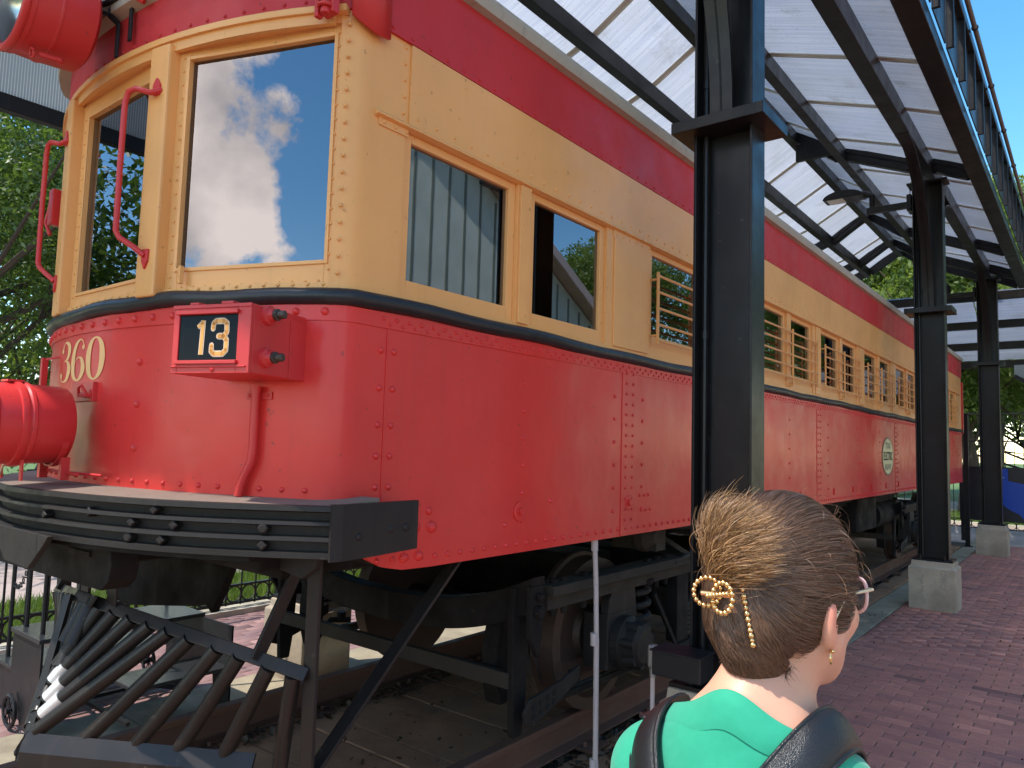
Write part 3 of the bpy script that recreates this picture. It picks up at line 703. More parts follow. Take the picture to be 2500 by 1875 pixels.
# ---------------------------------------------------------------- columns
def column(xc, yc, label, group, k=1.0):
    t = thing('steel_column', label, 'column', group, (xc, yc, GZ))
    hz = lambda z: (1.507+(z-1.507)*k)-GZ
    H = lambda z: hz(z) if z < 4 else z-GZ
    W = .33*k; D = .18*k
    # concrete pier with chamfered shoulders
    b = MB(); w, d = .235, .215
    z0, z1, z2 = 0, H(.26), H(.30)
    vs = [(-w,-d,z0),(w,-d,z0),(w,d,z0),(-w,d,z0),(-w,-d,z1),(w,-d,z1),(w,d,z1),(-w,d,z1),(-w+.025,-d+.025,z1+.015),(w-.025,-d+.025,z1+.015),(w-.025,d-.025,z1+.015),(-w+.025,d-.025,z1+.015),(-w+.03,-d+.03,z2+.03),(w-.03,-d+.03,z2+.03),(w-.03,d-.03,z2+.03),(-w+.03,d-.03,z2+.03)]
    fs = [(12,13,14,15)]
    for L in (0, 4, 8): fs += [(L+i,L+(i+1)%4,L+(i+1)%4+4,L+i+4) for i in range(4)]
    b.add(vs, fs); b.build('concrete_pier', 'pier_concrete', t, bevel=.008)
    b = MB(); b.box((-.205,-.17,H(.332)),(.205,.17,H(.352))); b.build('base_plate', 'column_paint', t, bevel=.002)
    for sx in (-1, 1):
        for sy in (-1, 1):
            b = MB(); b.tube([(sx*.12,sy*.13,H(.352)),(sx*.12,sy*.13,H(.40))], .010, 8); b.lathe((sx*.12,sy*.13,H(.354)), (0,0,1), [(0,.02),(.016,.02)], 6); b.build('anchor_bolt', 'column_paint', t)
    zt = H(4.72)
    b = MB()
    for s in (-1, 1): b.box((s*(W/2-.014)-.007-.0,-D/2,H(.352)),(s*(W/2-.014)+.007+.007*0,D/2,zt))
    b.box((-W/2+.02,-.009,H(.352)),(W/2-.02,.009,zt)); 
    b.build('post', 'column_paint', t, bevel=.003)
    # side cover strips give the outer flange its width
    b = MB(); b.tube([(-W/2+.055,-.045,H(.36)),(-W/2+.055,-.045,zt-.1)], .014, 8)
    for zz in (2.1, 3.45, 3.9): b.tube([(-W/2+.055,-.045,H(zz)-.02),(-W/2+.055,-.045,H(zz)+.02)], .019, 8)
    b.build('conduit', 'column_paint', t, smooth=True)
    b = MB(); b.box((-.245*k,-.185*k,H(3.165)),(.245*k,.185*k,H(3.225))); b.build('collar_plate', 'column_paint', t, bevel=.003)
    b = MB(); b.box((-.21,-.12,H(4.72)),(.21,.12,H(4.745))); b.build('cap_plate', 'column_paint', t, bevel=.002)
    # curved braces towards the eave beam on both sides
    for s in (-1, 1):
        arc = []
        for k_ in range(15):
            q = k_/14; ang = q*PI/2
            arc.append((s*(.10+1.38*(1-math.cos(ang))), H(3.225)+1.60*math.sin(ang)))
        fl = MB()
        out_ = [(y_-s*.014*math.cos(k3/14*PI/2), z_+.014*math.sin(k3/14*PI/2)) for k3, (y_, z_) in enumerate(arc)]
        fl.prism(arc+out_[::-1], (-.055,0,0), (0,1,0), (0,0,1), (1,0,0), .11)
        fl.build('brace', 'column_paint', t, smooth=True)
        wb = MB()   # web plate between the curved flange and the post, with round holes left as rings
        poly = [(y_, z_) for y_, z_ in arc[:12]]+[(s*.10, arc[11][1])]
        wb.prism(poly, (-.006,0,0), (0,1,0), (0,0,1), (1,0,0), .012)
        wb.torus((0,s*.19,H(4.25)), (1,0,0), .05, .012, 14, 6); wb.torus((0,s*.33,H(4.45)), (1,0,0), .06, .012, 14, 6)
        wb.build('brace_web', 'column_paint', t)
    return t
gN = 'steel columns on the near walkway side'; gF = 'steel columns on the far walkway side'
column(-1.362, 3.367, 'nearest black steel column with a grey collar plate, rising behind the woman', gN, .922)
column(XA, 9.72, 'second black steel column on a scratched concrete pier, right of the woman', gN)
column(XA, 15.72, 'third black steel column, on a pier in front of the blue map panel', gN)
column(XB, 3.46, 'far side steel column whose concrete pier shows behind the slanted pilot bars', gF)
column(XB, 9.52, 'far side steel column hidden mostly behind the middle of the railcar', gF)
column(XB, 15.62, 'far side steel column hidden mostly behind the end of the railcar', gF)
# faint scratched marks on the second pier
b = MB(); yf = 9.72-.215-.0012
def ringmark(cx, cz, rx, rz, w):
    n = 18; vs = []
    for k in range(n):
        a = 2*PI*k/n; vs += [(cx+rx*math.cos(a), yf, cz+rz*math.sin(a)), (cx+(rx-w)*math.cos(a), yf, cz+(rz-w)*math.sin(a))]
    b.add(vs, [(2*k, 2*((k+1) % n), 2*((k+1) % n)+1, 2*k+1) for k in range(n)])
ringmark(-1.365,.215,.028,.036,.007); ringmark(-1.375,.15,.020,.018,.006); ringmark(-1.352,.15,.020,.018,.006); b.box((-1.395,yf,.118),(-1.33,yf+.001,.125)); ringmark(-1.365,.075,.028,.034,.007)
for k in range(9): ringmark(-1.585+random.uniform(-.02,.03), .22-.042*k+random.uniform(-.01,.01), random.uniform(.012,.026), random.uniform(.012,.024), .007)
o = b.build('scratch_mark', 'pier_mark', [q for q in bpy.data.objects if q.name.startswith('steel_column') and abs(q.location.y-9.72) < .01][0], kind='stuff', fix=False)
o.matrix_parent_inverse = Matrix.Translation(-o.parent.location)
def floodlight(yc, label):
    t = thing('floodlight', label, 'lamp', 'floodlights on the columns')
    x0 = XA-.165
    b = MB(); b.box((x0-.05,yc-.10,4.42),(x0,yc+.10,4.62)); b.build('junction_box', 'column_paint', t, bevel=.006)
    b = MB(); b.beam((x0-.05,yc-.03,4.505),(x0-.50,yc-.03,4.505), .07, .075); b.build('arm', 'column_paint', t, bevel=.006)
    b = MB(); b.tube([(x0-.44,yc-.03,4.53),(x0-.44,yc-.03,4.70)], .035, 12); b.tube([(x0-.44,yc-.03,4.70),(x0-.56,yc-.03,4.74)], [.035,.045], 12); b.build('swivel', 'column_paint', t, smooth=True)
    b = MB(); n = 20; poly = []
    for k in range(n+1):
        a = PI*k/n; poly.append((math.cos(a)*.24, math.sin(a)*.10))
    b.prism(poly, (x0-.76,yc-.15,4.70), (1,0,0), (0,0,1), (0,1,0), .24); b.build('housing', 'column_paint', t, bevel=.012)
    b = MB(); b.box((x0-.95,yc-.12,4.690),(x0-.76,yc+.06,4.699)); b.build('led_panel', 'lamp_lens_led', t)
    b = MB(); b.tube([(x0-.03,yc,4.62),(x0-.02,yc-.03,4.72),(x0,yc-.03,4.80)], .005, 6); b.build('cable', 'iron_black', t)
floodlight(9.72, 'dark floodlight on an arm, mounted at the top of the second column')
floodlight(15.72, 'smaller looking floodlight on an arm at the top of the third column')
# electrical boxes at the foot of the nearest column
jb = thing('junction_box', 'black electrical box at the foot of the nearest steel column', 'box')
b = MB(); b.box((-1.605,3.10,.488),(-1.37,3.245,.598)); b.build('housing', 'iron_black', jb, bevel=.006)
b = MB(); b.box((-1.61,3.085,.596),(-1.365,3.25,.604)); b.build('lid', 'iron_black', jb, bevel=.003)
cf = thing('conduit_fitting', 'grey metal outlet fitting on a thin pipe left of the black electrical box', 'conduit')
b = MB(); b.box((-1.655,3.150,.497),(-1.616,3.196,.602)); b.build('body', 'pipe_grey_metal', cf, bevel=.010)
b = MB(); b.tube([(-1.636,3.173,.50),(-1.636,3.173,-.2)], .011, 8); b.build('pipe', 'pvc_grey', cf, smooth=True)
b = MB(); b.lathe((-1.636,3.173,.455), (0,0,1), [(0,.015),(.042,.016)], 10); b.lathe((-1.618,3.173,.55), (1,0,0), [(0,.013),(.02,.013)], 6); b.build('nut', 'pipe_grey_metal', cf)
# ================================================================ RAILCAR
XS, XC, RR, YN = -1.95, -3.10, 2.30, 1.235          # side plane, centre line, front radius, nose y
CY = YN+RR; HW = 1.15; YE = 15.95                    # half width, far end
RC = .12; FCX = XS-RC; FCY = CY-math.sqrt((RR-RC)**2-(FCX-XC)**2)
TH0 = math.atan2(FCX-XC, CY-FCY)                      # angle where the arc meets the corner fillet
tram = thing('railcar', 'large red and cream vintage electric railcar numbered 360 under the canopy', 'railcar')
def fa(th, off=0):                                    # point on the front arc
    return Vector((XC+(RR+off)*math.sin(th), CY-(RR+off)*math.cos(th), 0))
def th_of(x): return math.asin((x-XC)/RR)
def half_plan(off=0, nf=22, nc=8):                    # nose -> near side corner, returns xy list with normals
    P = []
    for i in range(nf+1): t = TH0*i/nf; P.append((fa(t, off), Vector((math.sin(t), -math.cos(t), 0))))
    for i in range(1, nc+1):
        t = TH0+(PI/2-TH0)*i/nc; n = Vector((math.sin(t), -math.cos(t), 0)); P.append((Vector((FCX, FCY, 0))+n*(RC+off), n))
    return P
def mirror(p): return Vector((2*XC-p.x, p.y, p.z))
def front_plan(off=0, nf=22, nc=8):
    h = half_plan(off, nf, nc); return [mirror(p) for p, n in reversed(h[1:])]+[p for p, n in h]
def full_plan(off=0, nf=22, nc=8, ye=YE):
    f = front_plan(off, nf, nc); return [Vector((2*XC-XS-off, ye, 0))]+f+[Vector((XS+off, ye, 0))]
def band(mb, plan_in, z0, z1, plan_out=None, ztop=None):
    n = len(plan_in); vs = []; po = plan_out or plan_in
    for i, p in enumerate(plan_in):
        zt = z1 if ztop is None else ztop(p)
        vs += [(p.x, p.y, z0), (po[i].x, po[i].y, zt)]
    mb.add(vs, [(2*i, 2*i+2, 2*i+3, 2*i+1) for i in range(n-1)])
def strip_band(mb, z0, z1, off0, off1, plan=full_plan, **k):
    """closed raised band following the plan"""
    a = plan(off0, **k); c = plan(off1, **k); n = len(a); vs = []
    for p, q in zip(a, c): vs += [(p.x,p.y,z0),(q.x,q.y,z0),(q.x,q.y,z1),(p.x,p.y,z1)]
    fs = []
    for i in range(n-1):
        for j in range(4): fs.append((4*i+j, 4*i+(j+1) % 4, 4*i+4+(j+1) % 4, 4*i+4+j))
    fs += [(0,1,2,3), (4*n-4, 4*n-1, 4*n-2, 4*n-3)]
    mb.add(vs, fs)
ZB = 1.955                                            # belt line
# ---- lower body
b = MB(); band(b, front_plan(), 1.28, ZB+.05)
sk = [(FCY,1.28),(FCY,1.16),(1.655,1.135),(1.70,1.10),(1.77,1.068),(1.86,1.05),(2.0,1.046)]
poly = sk+[(YE,1.046),(YE,ZB+.05),(FCY,ZB+.05)]
for xs in (XS, 2*XC-XS):
    b.prism(poly, (xs-(.02 if xs == XS else 0),0,0), (0,1,0), (0,0,1), (1,0,0), .02)
b.build('lower_body', 'red_paint', tram, smooth=True)
b = MB(); strip_band(b, ZB-.055, ZB-.002, .001, .0055); b.build('belt_strip', 'red_paint', tram)
# lapped joints: corner post plate on the side, and the vertical splice strip
b = MB(); b.box((XS,1.742,1.15),(XS+.004,1.746,ZB-.055)); b.box((XS,3.395,1.048),(XS+.0045,3.545,ZB-.055)); b.box((XS,6.85,1.048),(XS+.0045,6.98,ZB-.055)); b.box((XS,10.1,1.048),(XS+.0045,10.23,ZB-.055)); b.box((XS,13.3,1.048),(XS+.0045,13.43,ZB-.055))
b.split('splice_plate', 'red_paint', tram, bevel=.0015)
# ---- belt rail, slightly wavy black half-round moulding
b = MB(); pl = full_plan(0, 40, 10)
dense = []
for i in range(len(pl)-1):
    seg = (pl[i+1]-pl[i]).length; k = max(1, int(seg/.11))
    for j in range(k): dense.append(pl[i].lerp(pl[i+1], j/k))
dense.append(pl[-1]); vs = []; NP = 9
for i, p in enumerate(dense):
    d = (dense[min(i+1,len(dense)-1)]-dense[max(i-1,0)]).normalized(); n = Vector((d.y, -d.x, 0)); n = n if True else -n
    dz = .004*math.sin(p.x*5.1+p.y*2.3)+.003*math.sin(p.x*13+p.y*7.7)+random.uniform(-.0008,.0008)
    rr = .030+.002*math.sin(p.x*9+p.y*4)
    for k in range(NP):
        a = -PI/2+PI*k/(NP-1); vs.append((p.x+n.x*rr*math.cos(a)*1.05, p.y+n.y*rr*math.cos(a)*1.05, ZB+.030+dz+.030*math.sin(a)))
b.add(vs, [(i*NP+k, (i+1)*NP+k, (i+1)*NP+k+1, i*NP+k+1) for i in range(len(dense)-1) for k in range(NP-1)])
b.build('belt_rail', 'belt_rubber', tram, smooth=True)
# ---- cream side walls with window openings
ZS, ZH, ZR, ZE = 2.035, 2.640, 2.968, 3.285            # sill, header, red band, eave
openings = [(1.79,2.462),(2.562,3.215),(3.69,5.15),(5.37,6.80),(6.985,8.35),(8.595,9.975),(10.195,11.60),(11.82,13.22),(13.90,15.30)]
for sgn, xs in ((1, XS), (-1, 2*XC-XS)):
    b = MB(); xi = xs-sgn*.07
    cuts = [FCY]+[v for o in openings for v in o]+[YE]
    def slabx(y0, y1, z0, z1): b.box((min(xs,xi),y0,z0),(max(xs,xi),y1,z1))
    slabx(FCY, YE, ZB+.03, ZS); slabx(FCY, YE, ZH, ZR)
    for i in range(0, len(cuts), 2): slabx(cuts[i], cuts[i+1], ZS, ZH)
    b.build('side_wall', 'cream_paint', tram)
# letterboard plate standing proud with its drip ledge
b = MB(); b.box((XS,1.80,2.652),(XS+.010,YE-.25,2.966)); b.prism([(0,2.640),(.022,2.646),(.022,2.653),(.010,2.664),(0,2.664)], (XS,1.64,0), (1,0,0), (0,0,1), (0,1,0), YE-1.9); b.build('letter_board', 'cream_paint', tram, bevel=.0015)
b = MB(); b.box((XS,1.66,2.615),(XS+.006,1.80,2.645)); b.box((XS,3.275,2.600),(XS+.006,3.668,2.642)); b.split('cover_plate', 'cream_paint', tram, bevel=.001)
# pilasters between windows
b = MB(); b.box((XS,2.475,2.03),(XS+.012,2.550,2.64)); b.box((XS,3.285,2.03),(XS+.008,3.66,2.60))
for (a0, a1), (c0, c1) in zip(openings[2:-1], openings[3:]): b.box((XS,a1+.02,2.03),(XS+.010,c0-.02,2.64))
b.split('pilaster', 'cream_paint', tram, bevel=.002)
# ---- side windows
def side_sash(y0, y1, z0, z1, parent, lower_dark=False):
    fw = .045; x = XS-.028; m_ = MB()
    m_.box((x-.02,y0,z0),(x+.014,y0+fw,z1)); m_.box((x-.02,y1-fw,z0),(x+.014,y1,z1)); m_.box((x-.02,y0+fw,z1-fw*.7),(x+.014,y1-fw,z1)); m_.box((x-.02,y0+fw,z0),(x+.014,y1-fw,z0+fw*1.3))
    f = m_.build('window', 'cream_paint', parent, bevel=.003)
    g = MB(); g.box((x-.008,y0+fw-.003,z0+fw*1.3-.003),(x-.003,y1-fw+.003,z1-fw*.7+.003)); g.build('glass', 'window_glass', f)
    return f
side_sash(1.79, 2.462, ZS, ZH, tram); side_sash(2.562, 3.215, ZS, ZH, tram)
bar = None
for (y0, y1) in openings[2:]:
    mid = (y0+y1)/2; mw = .045; w = (y1-y0-.10)/2
    side_sash(y0, mid-mw, ZS+.05, ZH, tram); side_sash(mid+mw, y1-.06, ZS+.05, ZH, tram)
    m_ = MB(); m_.box((XS-.06,mid-mw,ZS),(XS+.006,mid+mw,ZH)); m_.box((XS-.06,y1-.06,ZS),(XS+.004,y1,ZH)); m_.box((XS-.06,y0,ZS-.005),(XS-.005,y1,ZS+.05)); m_.split('mullion', 'cream_paint', tram, bevel=.003)
    # guard bars
    gd = MB(); xg = XS+.035
    for ye_ in (y0+.03, y1-.03):
        gd.beam((xg,ye_,2.09),(xg,ye_,2.50), .018, .010, (1,0,0)); 
        for zz in (2.14, 2.46): gd.beam((XS-.01,ye_,zz),(xg,ye_,zz), .016, .010)
    gd.beam((xg,mid,2.06),(xg,mid,2.51), .014, .014, (1,0,0)); gd.beam((xg,mid,2.06),(XS,mid,2.05), .014, .03)
    G = bpy.data.objects.new('window_guard', None); COL.objects.link(G); G.parent = tram; gd.split('guard_upright', 'cream_paint', G)
    for k in range(5):
        if bar is None:
            q = MB(); q.tube([(0,-.5,0),(0,.5,0)], .0075, 6); bar = q.build('bar', 'cream_paint', G, smooth=True); o = bar
        else: o = bar.copy(); COL.objects.link(o); o.parent = G
        o.location = (xg, (y0+y1)/2, 2.11+.0925*k); o.scale = (1, (y1-y0-.04), 1)
# ---- red letterboard band, eave and canvas roof
b = MB()
for sgn, xs in ((1, XS), (-1, 2*XC-XS)): b.box((min(xs,xs+sgn*.012),FCY,ZR),(max(xs,xs+sgn*.012),YE,ZE))
def ztop(p):
    s = min(1, abs(p.x-XC)/HW); return 3.175+(ZE-3.175)*s**2.2
band(b, front_plan(.012), 2.985, 3.3, ztop=ztop)
band(b, front_plan(.0), 2.983, 2.985, plan_out=front_plan(.012))
b.build('upper_band', 'red_dull', tram, smooth=True)
b = MB(); P0 = [(-.01,-.02),(.045,-.006),(.052,.03),(.03,.075),(-.06,.115),(-.25,.20),(-.55,.29),(-.85,.34),(-1.15,.36)]
f0 = full_plan(.012, 22, 8); vs = []; n = len(f0)
for (o, dz) in P0:
    for i, p in enumerate(f0):
        s = abs(p.x-XC)/HW; zt = ztop(p) if p.y < FCY+.01 else ZE
        sx = (HW+o)/(HW+.012)
        yy = p.y - (o if p.y < YE-.01 else -0)*(1 if p.y < YE-.01 else 0)*(1.0 if o > 0 else 1.0)
        if i in (0, n-1): yy = YE
        wob = .004*math.sin(p.y*3+p.x*4+o*20)
        vs.append((XC+(p.x-XC)*max(.001, sx), yy, zt+dz+wob))
m_ = len(P0)
b.add(vs, [(j*n+i, j*n+i+1, (j+1)*n+i+1, (j+1)*n+i) for j in range(m_-1) for i in range(n-1)])
b.build('roof', 'grey_roof', tram, smooth=True)
b = MB()
dr = [Vector((XS+.018, y, ZE+.012+.003*math.sin(y*7)+.002*math.sin(y*17))) for y in np.arange(FCY, YE, .12)]
b.tube(dr, .009, 6); b.build('eave_bead', 'red_dull', tram, smooth=True)
b = MB(); b.box((-2.55,12.6,3.52),(-2.25,12.9,3.66)); b.box((-2.52,12.45,3.60),(-2.28,12.6,3.68)); b.build('roof_ventilator', 'grey_roof', tram, bevel=.02)
# ---- far end: wall, corner post, step rails
b = MB(); b.box((2*XC-XS+.02,YE-.03,1.05),(XS-.02,YE,3.28)); b.build('end_wall', 'red_paint', tram)
b = MB(); b.box((XS-.02,YE,1.95),(XS+.03,YE+.06,2.90)); b.build('corner_post', 'red_paint', tram, bevel=.004)
b = MB(); b.box((2*XC-XS+.1,FCY+.2,1.06),(XS-.03,YE-.05,1.12)); b.build('floor', 'interior_dark', tram)
b = MB(); b.box((2*XC-XS+.08,5.2,1.12),(XS-.08,5.24,3.2)); b.build('bulkhead', 'interior_dark', tram)
b = MB(); b.box((2*XC-XS+.08,1.9,3.02),(XS-.08,YE-.1,3.05)); b.build('ceiling', 'interior_dark', tram)
for k in range(12):
    b = MB(); y = 5.9+.82*k; b.box((-2.55,y,1.55),(-2.05,y+.10,2.22)); b.build('seat', 'interior_dark', tram, bevel=.02)
b = MB(); b.tube([(-2.7,1.75,1.2),(-2.7,1.75,2.95)], .02, 10); b.box((-2.35,1.72,1.3),(-2.12,1.9,2.2)); b.build('cab_fitting', 'interior_dark', tram)
# ---- front cream face
b = MB(); TW = TH0
def arc_pts(t0, t1, n, off): return [fa(t0+(t1-t0)*i/n, off) for i in range(n+1)]
def arc_block(mb, t0, t1, z0, z1, o0, o1, n=10):
    a = arc_pts(t0, t1, n, o0); c = arc_pts(t0, t1, n, o1); vs = []
    for p, q in zip(a, c): vs += [(p.x,p.y,z0),(q.x,q.y,z0),(q.x,q.y,z1),(p.x,p.y,z1)]
    fs = [(4*i+j, 4*i+(j+1)%4, 4*i+4+(j+1)%4, 4*i+4+j) for i in range(n) for j in range(4)]
    fs += [(0,1,2,3),(4*n,4*n+3,4*n+2,4*n+1)]; mb.add(vs, fs)
thw = th_of(-1.995)                                   # outer edge of right windshield sash
b = MB(); strip_band(b, ZB+.045, 2.03, -.05, .0, plan=front_plan); strip_band(b, 2.935, 2.986, -.05, .0, plan=front_plan); b.build('front_sill', 'cream_paint', tram)
b = MB(); arc_block(b, -TH0, TH0, 2.925, 2.982, .0, .018, 24); b.build('front_header', 'cream_paint', tram)
for s in (1, -1):                                     # rounded corner posts
    h = [(p, n) for p, n in half_plan(0, 22, 10) if True]
    pts = [p for p, n in h if p.x > -1.985 or p.y > fa(thw).y]; ins = [p-n*.05 for p, n in h if p.x > -1.985 or p.y > fa(thw).y]
    pts = [fa(thw)]+pts; ins = [fa(thw, -.05)]+ins
    if s < 0: pts = [mirror(p) for p in pts]; ins = [mirror(p) for p in ins]
    b = MB(); vs = []; n = len(pts)
    for p, q in zip(pts, ins): vs += [(p.x,p.y,2.01),(q.x,q.y,2.01),(q.x,q.y,2.985),(p.x,p.y,2.985)]
    b.add(vs, [(4*i+j, 4*i+(j+1)%4, 4*i+4+(j+1)%4, 4*i+4+j) for i in range(n-1) for j in range(4)]+[(0,1,2,3),(4*n-4,4*n-1,4*n-2,4*n-3)])
    b.build('corner_panel', 'cream_paint', tram, smooth=True)
PW = ((-2.755,-2.650),(-3.55,-3.445))
for x0, x1 in PW:
    b = MB(); arc_block(b, th_of(x0), th_of(x1), 2.0, 2.95, -.06, .038, 2); b.build('window_post', 'cream_paint', tram, bevel=.008)
def windshield(x0, x1, gx0, gx1, z0, z1, gz0, gz1, dep=-.008):
    """flat riveted sash with one pane; x along the chord from x0 to x1"""
    a = fa(th_of(x0), dep); c = fa(th_of(x1), dep); a.z = c.z = 0; d = (c-a); L = d.length; d = d/L; nrm = Vector((d.y, -d.x, 0))
    sx = lambda x: (x-x0)/(x1-x0)*L
    g0, g1 = sx(gx0), sx(gx1); m_ = MB()
    def blk(u0, u1, w0, w1, t0, t1):
        vs = [a+d*u+nrm*t+Vector((0,0,w)) for t in (t0,t1) for u, w in ((u0,w0),(u1,w0),(u1,w1),(u0,w1))]
        m_.add(vs, [(0,3,2,1),(4,5,6,7),(0,1,5,4),(1,2,6,5),(2,3,7,6),(3,0,4,7)])
    blk(0,g0,z0,z1,-.04,0); blk(g1,L,z0,z1,-.04,0); blk(g0,g1,z0,gz0,-.04,0); blk(g0,g1,gz1,z1,-.04,0)
    e = .014
    blk(g0-e,g0,gz0-e,gz1+e,0,.006); blk(g1,g1+e,gz0-e,gz1+e,0,.006); blk(g0,g1,gz0-e,gz0,0,.006); blk(g0,g1,gz1,gz1+e,0,.006)
    f = m_.build('windshield', 'cream_paint', tram, bevel=.002)
    q = MB(); vs = [a+d*u+nrm*t+Vector((0,0,w)) for t in (-.022,-.016) for u, w in ((g0,gz0),(g1,gz0),(g1,gz1),(g0,gz1))]
    q.add(vs, [(0,3,2,1),(4,5,6,7),(0,1,5,4),(1,2,6,5),(2,3,7,6),(3,0,4,7)]); q.build('glass', 'front_glass', f)
    r = MB(); step = .052; u = .025
    while u < L-.02:
        for z in (z0+.022, z1-.028):
            r.dome(a+d*u+Vector((0,0,z)), nrm, .0055, 1, 6)
        u += step
    z = z0+.06
    while z < z1-.03:
        for u in (g0*.45, (L+g1)/2+.004): r.dome(a+d*u+Vector((0,0,z)), nrm, .0055, 1, 6)
        z += step
    r.build('rivet', 'cream_paint', f, smooth=True, kind='stuff'); return f
windshield(-2.65, -1.995, -2.600, -2.020, 2.015, 2.965, 2.108, 2.895)
windshield(-3.445, -2.755, -3.375, -2.800, 2.015, 2.965, 2.090, 2.860)
windshield(-4.205, -3.55, -4.18, -3.60, 2.015, 2.965, 2.108, 2.895)
# visor moulding over the windows
b = MB(); arc_block(b, -TH0-.02, TH0+.02, 2.962, 2.985, .0, .03, 24); b.build('drip_moulding', 'cream_paint', tram)
# small latch tab under the right pane
b = MB(); p = fa(th_of(-2.56), .004); b.box((p.x-.008,p.y-.006,2.045),(p.x+.008,p.y+.01,2.11)); b.build('latch_tab', 'cream_paint', tram, bevel=.002)
# ---- rivets
def rivs(name, mat, lst, n=8, hh=.85):
    b = MB()
    for (p, nrm, r) in lst: b.dome(p, nrm, r*1.2, hh, n)
    b.build(name, mat, tram, smooth=True, kind='stuff')
L = []
t = -TH0; 
while t < TH0+.01:
    p = fa(t, .0055); p.z = ZB-.026; L.append((p, Vector((math.sin(t),-math.cos(t),0)), .0115)); t += .045
for x in (-2.745,): 
    for z in (1.768, 1.613, 1.453): p = fa(th_of(x)); p.z = z; L.append((p, Vector((math.sin(th_of(x)),-math.cos(th_of(x)),0)), .0125))
t = -TH0
while t < TH0: p = fa(t, 0); p.z = 1.335; L.append((p, Vector((math.sin(t),-math.cos(t),0)), .0085)); t += .036
X1 = Vector((1,0,0))
for z in (1.82, 1.688, 1.560, 1.452, 1.345): L.append((Vector((XS,1.716,z)), X1, .0105)); L.append((Vector((XS,1.778,z)), X1, .0105))
y = 1.72
while y < YE: 
    L.append((Vector((XS+.0055,y,ZB-.022)), X1, .007)); L.append((Vector((XS+.0055,y+.03,ZB-.040)), X1, .006)); y += .062
y = 1.74
while y < YE: L.append((Vector((XS,y,1.084 if y > 1.9 else 1.092)), X1, .009)); y += .071
for yy in (2.55, 3.32, 3.62, 4.9, 6.1, 7.2, 8.3, 8.42, 9.3, 10.3, 11.6, 12.7, 13.7, 14.8, 15.5):
    z = 1.18
    while z < 1.88: L.append((Vector((XS,yy,z)), X1, .0085)); z += .118
for yc in (3.47, 6.915, 10.165, 13.365):
    z = 1.13
    while z < 1.90:
        for dy in (-.035, .035): L.append((Vector((XS+.0045,yc+dy,z)), X1, .0075))
        z += .055
for (yy, z, r) in ((2.764,1.256,.010),(2.437,1.170,.010),(1.984,1.251,.013),(1.915,1.195,.020),(2.001,1.192,.020),(1.865,1.091,.016),(1.94,1.092,.017),(3.60,1.25,.008),(3.65,1.25,.008),(3.70,1.25,.008),(3.62,1.17,.008),(3.67,1.17,.008),(3.72,1.17,.008)):
    L.append((Vector((XS,yy,z)), X1, r))
rivs('body_rivets', 'red_paint', L)
L = []
y = 1.70
while y < YE-.2:
    L.append((Vector((XS+.012,y,ZR+.018)), X1, .006)); y += .095
for yy in (4.62, 7.9, 11.1, 14.3):
    z = 3.0
    while z < 3.27: L.append((Vector((XS+.012,yy,z)), X1, .006)); z += .045
t = -TH0
while t < TH0: p = fa(t,.012); p.z = 3.012; L.append((p, Vector((math.sin(t),-math.cos(t),0)), .0065)); t += .036
rivs('band_rivets', 'red_dull', L, 6)
L = []
y = 1.84
while y < YE-.3: L.append((Vector((XS+.010,y,2.695)), X1, .006)); L.append((Vector((XS+.0225,y+.02,2.6495)), X1, .003)); y += .10
for yy in (4.62, 7.9, 11.1, 14.3):
    z = 2.73
    while z < 2.96: L.append((Vector((XS+.010,yy,z)), X1, .005)); z += .045
z = 2.70
while z < 2.96: L.append((Vector((XS,1.775,z)), X1, .007)); z += .062
for yy in (1.68, 1.735, 1.79): L.append((Vector((XS+.006,yy,2.630)), X1, .007))
for k in range(6): L.append((Vector((XS+.006,3.30+.07*k,2.622)), X1, .006))
z = 2.06
while z < 2.95: p = fa(thw+.012, 0); p.z = z; L.append((p, Vector((math.sin(thw),-math.cos(thw),0)), .006)); z += .058
t = -TH0
while t < TH0: p = fa(t,.0); p.z = 2.022; L.append((p, Vector((math.sin(t),-math.cos(t),0)), .006)); t += .024
rivs('cream_rivets', 'cream_paint', L, 6)
# large hex washers on the skirt
for (yy, zz) in ((2.536,1.219),(3.476,1.217)):
    b = MB(); b.lathe((XS,yy,zz), (1,0,0), [(0,.042),(.006,.042),(.008,.036)], 24); b.lathe((XS+.006,yy,zz), (1,0,0), [(0,.020),(.016,.019)], 6); b.build('hex_bolt', 'red_paint', tram, bevel=.001)
for yy in (5.6,6.4,7.4,8.1,8.9,9.6,10.3):
    b = MB(); b.box((XS,yy-.02,1.12),(XS+.012,yy+.02,1.18)); b.build('hinge_lug', 'red_paint', tram, bevel=.002)
# ---- marker bracket and red classification lamp bracket at the top corner
b = MB(); p = fa(TH0*.985, 0)
pl = [(-.005,3.30),(-.005,2.80),(.03,2.775),(.06,2.80),(.12,2.80),(.15,2.77),(.20,2.755),(.235,2.75),(.235,3.30)]
d = Vector((math.cos(PI/4), math.sin(PI/4), 0))
cpl = [q for q in half_plan(.022, 22, 10)]; cp = [q[0] for q in cpl if q[0].y > fa(th_of(-1.985)).y-.001]+[Vector((XS+.022, 1.62,0)), Vector((XS+.022,1.672,0))]
vs = []; n = len(cp); tot = [0]
for i in range(1, n): tot.append(tot[-1]+(cp[i]-cp[i-1]).length)
for i, q in enumerate(cp):
    s = tot[i]/tot[-1]; zb = 2.955-.02*math.sin(s*PI*1.0)-.035*s
    vs += [(q.x,q.y,zb),(q.x,q.y,3.30)]
b.add(vs, [(2*i,2*i+2,2*i+3,2*i+1) for i in range(n-1)])
